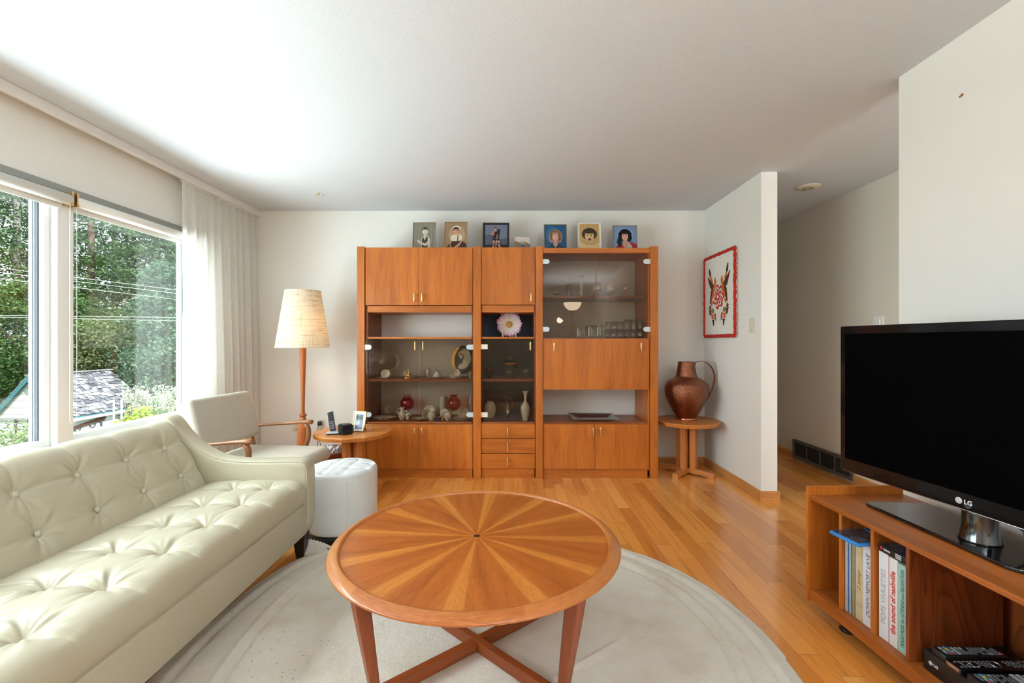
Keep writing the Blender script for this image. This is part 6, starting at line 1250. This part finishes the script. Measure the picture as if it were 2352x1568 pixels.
MB().ball((0, 0, 1.87), 0.035, 16).build('bulb', pm('torchiere_bulb', (1, 0.9, 0.8), 0.4, emit=((1, 0.93, 0.86), 6)), t)
pl_ = bpy.data.lights.new('torchiere_light', 'POINT'); pl_.energy = 300; pl_.color = (0.82, 0.93, 1.0); pl_.shadow_soft_size = 0.05
po = bpy.data.objects.new('torchiere_light', pl_); COL.objects.link(po); po.parent = t; po.location = (0, 0, 1.915)
# ------------------------------------------------------------------ garden
GZ = -3.0
def groundmat():
    t = NT('lawn'); v = t.coords(); n = t.noise(v, 3, 4, 0.7); t.l.new(t.ramp(n, [(0.3, (0.05, 0.09, 0.02)), (0.7, (0.16, 0.22, 0.06))]), t.b.inputs['Base Color']); t.b.inputs['Roughness'].default_value = 0.9; return t.m
def gnd(u, v):
    x = -3.0-75*u; y = -25+95*v; return (x, y, GZ-0.0+0.9*max(0, (-x-24)/30)*1.0+0.1*math.sin(x*0.7)*math.cos(y*0.6))
struct(MB().grid(60, 60, gnd).build('ground', groundmat()))
def leafmat(name, dark, light, tr=0.35):
    t = NT(name); t.n.remove(t.b); v = t.coords(); n = t.noise(v, 1.1, 3, 0.6); g = t.node('ShaderNodeNewGeometry'); f = t.math('ADD', t.math('MULTIPLY', n, 0.6), t.math('MULTIPLY', g.outputs['Random Per Island'], 0.45))
    c = t.ramp(f, [(0.3, dark), (0.8, light)]); d = t.node('ShaderNodeBsdfDiffuse'); l = t.node('ShaderNodeBsdfTranslucent'); t.l.new(c, d.inputs[0]); t.l.new(c, l.inputs[0]); m = t.node('ShaderNodeMixShader'); m.inputs[0].default_value = tr
    t.l.new(d.outputs[0], m.inputs[1]); t.l.new(l.outputs[0], m.inputs[2]); t.l.new(m.outputs[0], t.out.inputs[0]); return t.m
def leaves(name, mat, parent, centers, per, spread, size, seed, elong=1.6, droop=0.3, flat=0.5):
    """leaf sprays: each branch centre carries 'per' leaves of real size"""
    r = np.random.default_rng(seed); c = np.array(centers, dtype=float); N = len(c)*per
    base = np.repeat(c[:, :3], per, 0); sp = np.repeat(c[:, 3], per)[:, None]
    off = r.normal(size=(N, 3))*spread*sp; off[:, 2] *= flat; p = base+off; p[:, 2] -= droop*np.linalg.norm(off[:, :2], axis=1)
    a = r.normal(size=(N, 3)); a /= np.linalg.norm(a, axis=1)[:, None]; a[:, 2] = a[:, 2]*0.5-0.25; b = np.cross(a, r.normal(size=(N, 3))); b /= np.linalg.norm(b, axis=1)[:, None]
    s = size*r.uniform(0.6, 1.3, (N, 1)); q = np.stack([p-a*s*elong*0.5, p+b*s*0.4, p+a*s*elong*0.5, p-b*s*0.4], 1).reshape(-1, 3)
    loc = parent.location if parent else Vector((0, 0, 0)); q -= np.array(loc)
    me = bpy.data.meshes.new(name); me.vertices.add(len(q)); me.vertices.foreach_set('co', q.ravel()); me.loops.add(len(q)); me.loops.foreach_set('vertex_index', np.arange(len(q), dtype=np.int32))
    me.polygons.add(N); me.polygons.foreach_set('loop_start', np.arange(0, 4*N, 4, dtype=np.int32)); me.polygons.foreach_set('loop_total', np.full(N, 4, dtype=np.int32)); me.update(calc_edges=True); me.validate(); me.materials.append(mat)
    o = bpy.data.objects.new(name, me); COL.objects.link(o); o.parent = parent; return o
CED = leafmat('conifer_green', (0.03, 0.075, 0.03), (0.20, 0.34, 0.15)); CED2 = leafmat('conifer_blue_green', (0.06, 0.13, 0.085), (0.27, 0.42, 0.28)); DEC = leafmat('broadleaf_green', (0.035, 0.085, 0.028), (0.22, 0.36, 0.14)); DEC2 = leafmat('broadleaf_yellow_green', (0.09, 0.15, 0.06), (0.34, 0.42, 0.22))
BRK = pm('bark', (0.16, 0.12, 0.09), 0.9, var=0.35, vscale=6); BRKG = pm('grey_bark', (0.30, 0.28, 0.27), 0.9, var=0.25, vscale=5)
def conifer(px, D, top, rad, base, mat, bark, label, seed, n=230, per=95, size=0.10, trunk_r=0.22):
    x = at(px, D); rr = random.Random(seed); t = thing('conifer_tree', label, 'tree', (x, D, GZ+0.1), 0, 'trees behind the garden shed')
    cs = []
    for k in range(n):
        f = rr.random()**0.9; z = base+(top-base)*f; R_ = rad*(1-f)**0.65+0.25; a = rr.uniform(0, 2*math.pi); q = R_*math.sqrt(rr.uniform(0.12, 1)); cs.append((x+q*math.cos(a), D+q*math.sin(a), z-0.22*q, 0.6+0.5*(1-f)))
    leaves('foliage', mat, t, cs, per, 0.42, size, seed, 2.0, 0.35, 0.38)
    MB().tube([(x, D, GZ-0.3), (x+0.1, D, GZ+3), (x, D+0.05, top*0.7), (x, D, top)], [trunk_r, trunk_r*0.85, trunk_r*0.5, 0.03], 12).build('trunk', bark, t, True); return t
def broad(px, D, zc_, rad, hz, mat, label, seed, n=170, per=95, size=0.105):
    x = at(px, D); rr = random.Random(seed); t = thing('leafy_tree', label, 'tree', (x, D, GZ+0.1), 0, 'trees behind the garden shed'); cs = []
    for k in range(n):
        a = rr.uniform(0, 2*math.pi); ph = math.asin(rr.uniform(-1, 1)); q = rr.uniform(0.45, 1)**0.5; cs.append((x+rad*q*math.cos(a)*math.cos(ph), D+rad*q*math.sin(a)*math.cos(ph), zc_+hz*q*math.sin(ph), 0.8))
    leaves('foliage', mat, t, cs, per, 0.33, size, seed, 1.35, 0.1, 0.7)
    MB().tube([(x, D, GZ-0.3), (x+0.15, D, (GZ+zc_)/2), (x, D, zc_)], [0.18, 0.14, 0.07], 10).tube([(x, D, zc_-0.8), (x+rad*0.5, D-0.3, zc_+hz*0.3)], [0.09, 0.03], 8).tube([(x, D, zc_-0.6), (x-rad*0.5, D-0.2, zc_+hz*0.4)], [0.09, 0.03], 8).build('trunk', BRK, t, True); return t
conifer(28, 23, 15, 3.2, -0.5, CED, BRKG, 'dark conifer with a pale bare trunk at the far left of the garden', 11, 220)
conifer(-120, 21, 14, 3.4, -2.2, CED, BRK, 'dark conifer just outside the left end of the window view', 12, 180)
conifer(255, 25, 17, 2.6, 1.5, CED, BRKG, 'tall conifer with a grey double trunk in the middle of the right pane', 13, 210)
conifer(200, 22, 12, 2.7, -2.2, CED, BRK, 'full green conifer left of centre in the right pane', 14, 250)
conifer(345, 24, 8.2, 3.1, -2.2, CED, BRK, 'spreading dark conifer right of centre in the right pane', 15, 260)
conifer(375, 19.5, 4.6, 2.1, -2.6, CED2, BRK, 'blue-green drooping conifer beside the curtain', 16, 220, 100, 0.085)
conifer(440, 25, 11, 3.0, -2.0, CED, BRK, 'conifer partly hidden behind the curtain edge', 17, 200)
conifer(120, 26, 16, 3.0, -1.5, CED, BRK, 'distant conifer hidden mostly by the window post', 18, 220)
conifer(520, 27, 12, 3.2, -2, CED, BRK, 'conifer beyond the curtain', 19, 120)
broad(50, 19.5, 1.2, 2.5, 2.6, DEC, 'bushy broadleaf tree filling the lower left pane', 21, 260)
broad(225, 20.5, -0.1, 2.0, 2.2, DEC, 'dark broadleaf tree just above the shed roof', 22, 210)
broad(170, 19.0, 0.9, 1.3, 1.1, DEC2, 'pale yellowish bush left of the drooping conifer', 23, 110)
broad(320, 21.5, -1.0, 2.2, 2.0, DEC, 'broadleaf tree behind the white-lit shrub', 24, 200)
broad(430, 20.5, -0.8, 2.0, 2.2, DEC, 'broadleaf tree next to the curtain', 25, 160)
# ------------------------------------------------------------------ shed
t = thing('garden_shed', 'small white garden shed with a worn shingle roof and teal gable boards', 'shed', (-15.8, 16.2, GZ))
RX, RZ, EZ, HW, Y0, Y1 = -15.8, 0.07, -1.30, 1.26, 14.75, 17.75
SID = None
def sidmat():
    s = NT('white_siding'); v = s.coords(); sp = s.node('ShaderNodeSeparateXYZ'); g = s.node('ShaderNodeTexCoord'); s.l.new(g.outputs['Object'], sp.inputs[0]); f = s.math('FRACT', s.math('MULTIPLY', sp.outputs[2], 4.5)); n = s.noise(v, 5, 3)
    c = s.mix(s.math('LESS_THAN', f, 0.07), (0.72, 0.74, 0.76), (0.28, 0.29, 0.3)); s.l.new(s.mix(s.math('MULTIPLY', n, 0.35), c, (0.5, 0.5, 0.48)), s.b.inputs['Base Color']); s.b.inputs['Roughness'].default_value = 0.7; return s.m
SID = sidmat(); TEAL = pm('teal_paint', (0.06, 0.20, 0.24), 0.5, var=0.1)
w = HW-0.12
MB().prism([(RX-w, GZ-0.2), (RX+w, GZ-0.2), (RX+w, EZ+0.08), (RX, RZ-0.13), (RX-w, EZ+0.08)], 1, Y0+0.12, Y1-0.12).build('walls', SID, t, True, recalc=True)
rr = random.Random(9); sl = math.hypot(HW, RZ-EZ); SH = [pm('shingle_%d' % i, c, 0.9, var=0.35, vscale=9) for i, c in enumerate(((0.20, 0.21, 0.24), (0.30, 0.31, 0.34), (0.40, 0.42, 0.45), (0.13, 0.14, 0.17)))]
for s, nm in ((1, 'roof_slope'), (-1, 'roof_slope')):
    m = MB(); ang = math.atan2(RZ-EZ, HW)
    M = Matrix.Translation((RX, 0, RZ)) @ (Matrix.Rotation(ang, 4, 'Y') if s > 0 else Matrix.Diagonal((-1, 1, 1, 1)) @ Matrix.Rotation(ang, 4, 'Y')); m.mat(SH[3]); m.box(0, sl, Y0, Y1, -0.05, -0.01, M)
    rows = 13
    for r_ in range(rows):
        a = sl*r_/rows; y = Y0-0.02
        while y < Y1:
            wd = rr.uniform(0.10, 0.24); m.mat(SH[rr.randrange(4)]); lift = rr.uniform(0.012, 0.05); ex = rr.uniform(-0.03, 0.05)
            m.add([(a-0.03, y, 0.0), (a-0.03, y+wd-0.012, 0.0), (a+sl/rows+ex, y+wd-0.012, lift), (a+sl/rows+ex, y, lift+rr.uniform(-0.006, 0.006)), (a-0.03, y, -0.01), (a-0.03, y+wd-0.012, -0.01), (a+sl/rows+ex, y+wd-0.012, lift-0.014), (a+sl/rows+ex, y, lift-0.014)], [(0,1,2,3),(7,6,5,4),(3,2,6,7),(0,3,7,4),(1,5,6,2)], False, M); y += wd
    m.build(nm, None, t, True)
m = MB().mat(SH[1])
y = Y0-0.02
while y < Y1: m.box(RX-0.10, RX+0.10, y, y+0.14, RZ+0.0, RZ+0.035); y += 0.155
m.build('ridge_cap', None, t, True)
for s in (1, -1):
    MB().prism([(RX, RZ-0.02), (RX+s*HW, EZ-0.02), (RX+s*HW, EZ-0.19), (RX, RZ-0.2)], 1, Y0-0.03, Y0+0.01).build('barge_board', TEAL, t, True, recalc=True)
MB().box(RX+HW-0.03, RX+HW, Y0, Y1, EZ-0.12, EZ-0.02).build('fascia', TEAL, t, True); MB().box(RX+HW-0.01, RX+HW+0.08, Y0-0.02, Y1+0.02, EZ-0.16, EZ-0.07).build('gutter', WHITE, t, True, bevel=0.01)
MB().box(RX-w, RX+w, Y0+0.07, Y0+0.12, EZ-0.10, EZ-0.02).build('door_track', pm('weathered_track', (0.35, 0.36, 0.37), 0.6), t, True)
m = MB()
for k in range(4): m.box(RX-0.5+0.42*k, RX-0.44+0.42*k, Y0+0.05, Y0+0.08, EZ-0.30, EZ-0.06)
m.build('door_hangers', pm('dark_iron', (0.05, 0.05, 0.055), 0.6), t, True)
xw = RX+w+0.03; IR = bpy.data.materials['dark_iron']; SB = pm('saw_brown', (0.10, 0.045, 0.03), 0.6)
m = MB(); m.prism([(14.9, EZ-0.38), (15.9, EZ-0.22), (16.02, EZ-0.12), (16.2, EZ-0.12), (16.28, EZ-0.22), (16.18, EZ-0.34), (15.95, EZ-0.33), (14.9, EZ-0.47)], 0, xw, xw+0.03)
tag(m.build('hanging_saw', SB, recalc=True), 'brown hand saw hanging under the shed eave', 'saw')
for (y, dz, lab) in ((15.2, 0.0, 'garden fork head hanging on the shed wall, leftmost tool'), (15.75, 0.05, 'spade handle hanging on the shed wall beside the fork'), (16.9, 0.14, 'garden rake hanging on the shed wall to the right of the saw')):
    z = EZ-0.42+dz; m = MB(); m.tube([(xw+0.02, y, z-0.75), (xw+0.02, y, z-0.15)], 0.02, 8); m.tube([(xw+0.02, y-0.10, z), (xw+0.02, y-0.09, z-0.08), (xw+0.02, y, z-0.15), (xw+0.02, y+0.09, z-0.08), (xw+0.02, y+0.10, z)], 0.016, 8); m.tube([(xw+0.02, y-0.17, z+0.01), (xw+0.02, y+0.17, z+0.03)], 0.018, 8)
    tag(m.build('garden_tool', IR), lab, 'garden tool', 'tools on the shed wall')
m = MB(); m.tube([(xw+0.02, 16.05, EZ-0.2), (xw+0.02, 16.1, EZ-0.6), (xw+0.02, 16.02, EZ-0.85)], 0.025, 8); tag(m.build('hanging_strap', IR), 'dark strap hanging below the saw handle', 'strap')
# shrubs near the house
def shrub(px, D, zc_, rad, hz, mat, label, seed, n, per, size, sprd=0.3, stems=6):
    x = at(px, D); rr = random.Random(seed); t = thing('shrub', label, 'shrub', (x, D, GZ), 0); cs = []; m = MB()
    for k in range(n):
        a = rr.uniform(0, 2*math.pi); ph = math.asin(rr.uniform(-0.8, 1)); q = rr.uniform(0.2, 1)**0.5; cs.append((x+rad*q*math.cos(a)*math.cos(ph), D+rad*q*math.sin(a)*math.cos(ph), zc_+hz*q*math.sin(ph), 0.7))
    leaves('leaves', mat, t, cs, per, sprd, size, seed, 1.5, 0.1, 0.8)
    for k in range(stems):
        c = cs[k*3 % len(cs)]; m.tube([(x+rr.uniform(-0.2, 0.2), D+rr.uniform(-0.2, 0.2), GZ-0.1), ((x+c[0])/2, (D+c[1])/2, (GZ+c[2])/2+0.3), c[:3]], [0.04, 0.025, 0.01], 8)
    m.build('stems', BRK, t, True); return t
WHT = leafmat('sunlight_white_leaves', (0.42, 0.48, 0.36), (0.90, 0.92, 0.82)); LIME = leafmat('lime_leaves', (0.30, 0.42, 0.05), (0.70, 0.85, 0.20)); LSG = leafmat('light_green_leaves', (0.14, 0.24, 0.10), (0.52, 0.64, 0.34))  # WHT puts strong sunlight into the leaf colour as near-white
shrub(345, 13.5, -0.75, 0.62, 0.60, WHT, 'sunlit whitish shrub right of the shed roof', 31, 70, 26, 0.055, 0.16)
shrub(392, 14.2, -0.85, 0.62, 0.55, WHT, 'sunlit whitish shrub between the shed and the curtain', 32, 65, 26, 0.055, 0.16)
shrub(308, 13.2, -0.45, 0.26, 0.45, WHT, 'upright sunlit whitish shoots beside the shed eave', 33, 30, 22, 0.055, 0.10)
shrub(318, 10.5, -0.62, 0.32, 0.22, LIME, 'lime green climbing vine by the trellis', 34, 26, 18, 0.075, 0.13)
shrub(392, 10.8, -0.7, 0.45, 0.25, LSG, 'green leafy shrub in front of the pale ones', 35, 40, 20, 0.06, 0.15)
shrub(20, 8.6, -0.95, 0.62, 0.55, LSG, 'light green leafy shrub at the bottom left of the window', 36, 90, 26, 0.05, 0.16)
m = MB(); tx, ty = at(297, 11.2), 11.2
for px in (306, 332): m.tube([(at(px, 11.2), 11.2, GZ), (at(px, 11.2), 11.2, P(px, 893, 11.2)[2])], 0.018, 8)
m.tube([(at(306, 11.2), 11.2, P(306, 923, 11.2)[2]), (at(332, 11.2), 11.2, P(332, 923, 11.2)[2])], 0.014, 8); m.tube([(at(306, 11.2), 11.2, P(306, 975, 11.2)[2]), (at(332, 11.2), 11.2, P(332, 975, 11.2)[2])], 0.014, 8)
tag(m.build('trellis', pm('weathered_wood', (0.22, 0.22, 0.21), 0.8)), 'grey wooden ladder trellis among the pale shrubs', 'trellis')
for (px, lab) in ((255, 'white pole in front of the shed roof, left of two'), (273, 'white pole in front of the shed roof, right of two')):
    tag(MB().tube([(at(px, 12.5), 12.5, GZ), (at(px, 12.5), 12.5, P(px, 918, 12.5)[2])], 0.02, 8).build('garden_pole', WHITE), lab, 'pole', 'white garden poles')
WM = pm('power_line', (0.75, 0.77, 0.8), 0.5)
for i, (ya, yb_, D) in enumerate(((616, 668, 17.5), (626, 676, 17.6), (640, 690, 17.8), (724, 729, 17.0), (728, 737, 17.2))):
    a = Vector(P(-500, ya-(yb_-ya)*1.19, D-2)); b = Vector(P(700, yb_+(yb_-ya)*0.66, D+2)); pts = []
    for k in range(25): f = k/24; p = a.lerp(b, f); p.z -= 0.25*math.sin(math.pi*f)*0; pts.append(p)
    tag(MB().tube(pts, 0.009, 6).build('overhead_wire', WM), 'overhead wire across the garden, %s' % ('topmost of five', 'second from the top', 'third from the top', 'fourth from the top', 'lowest of five')[i], 'wire', 'overhead wires')
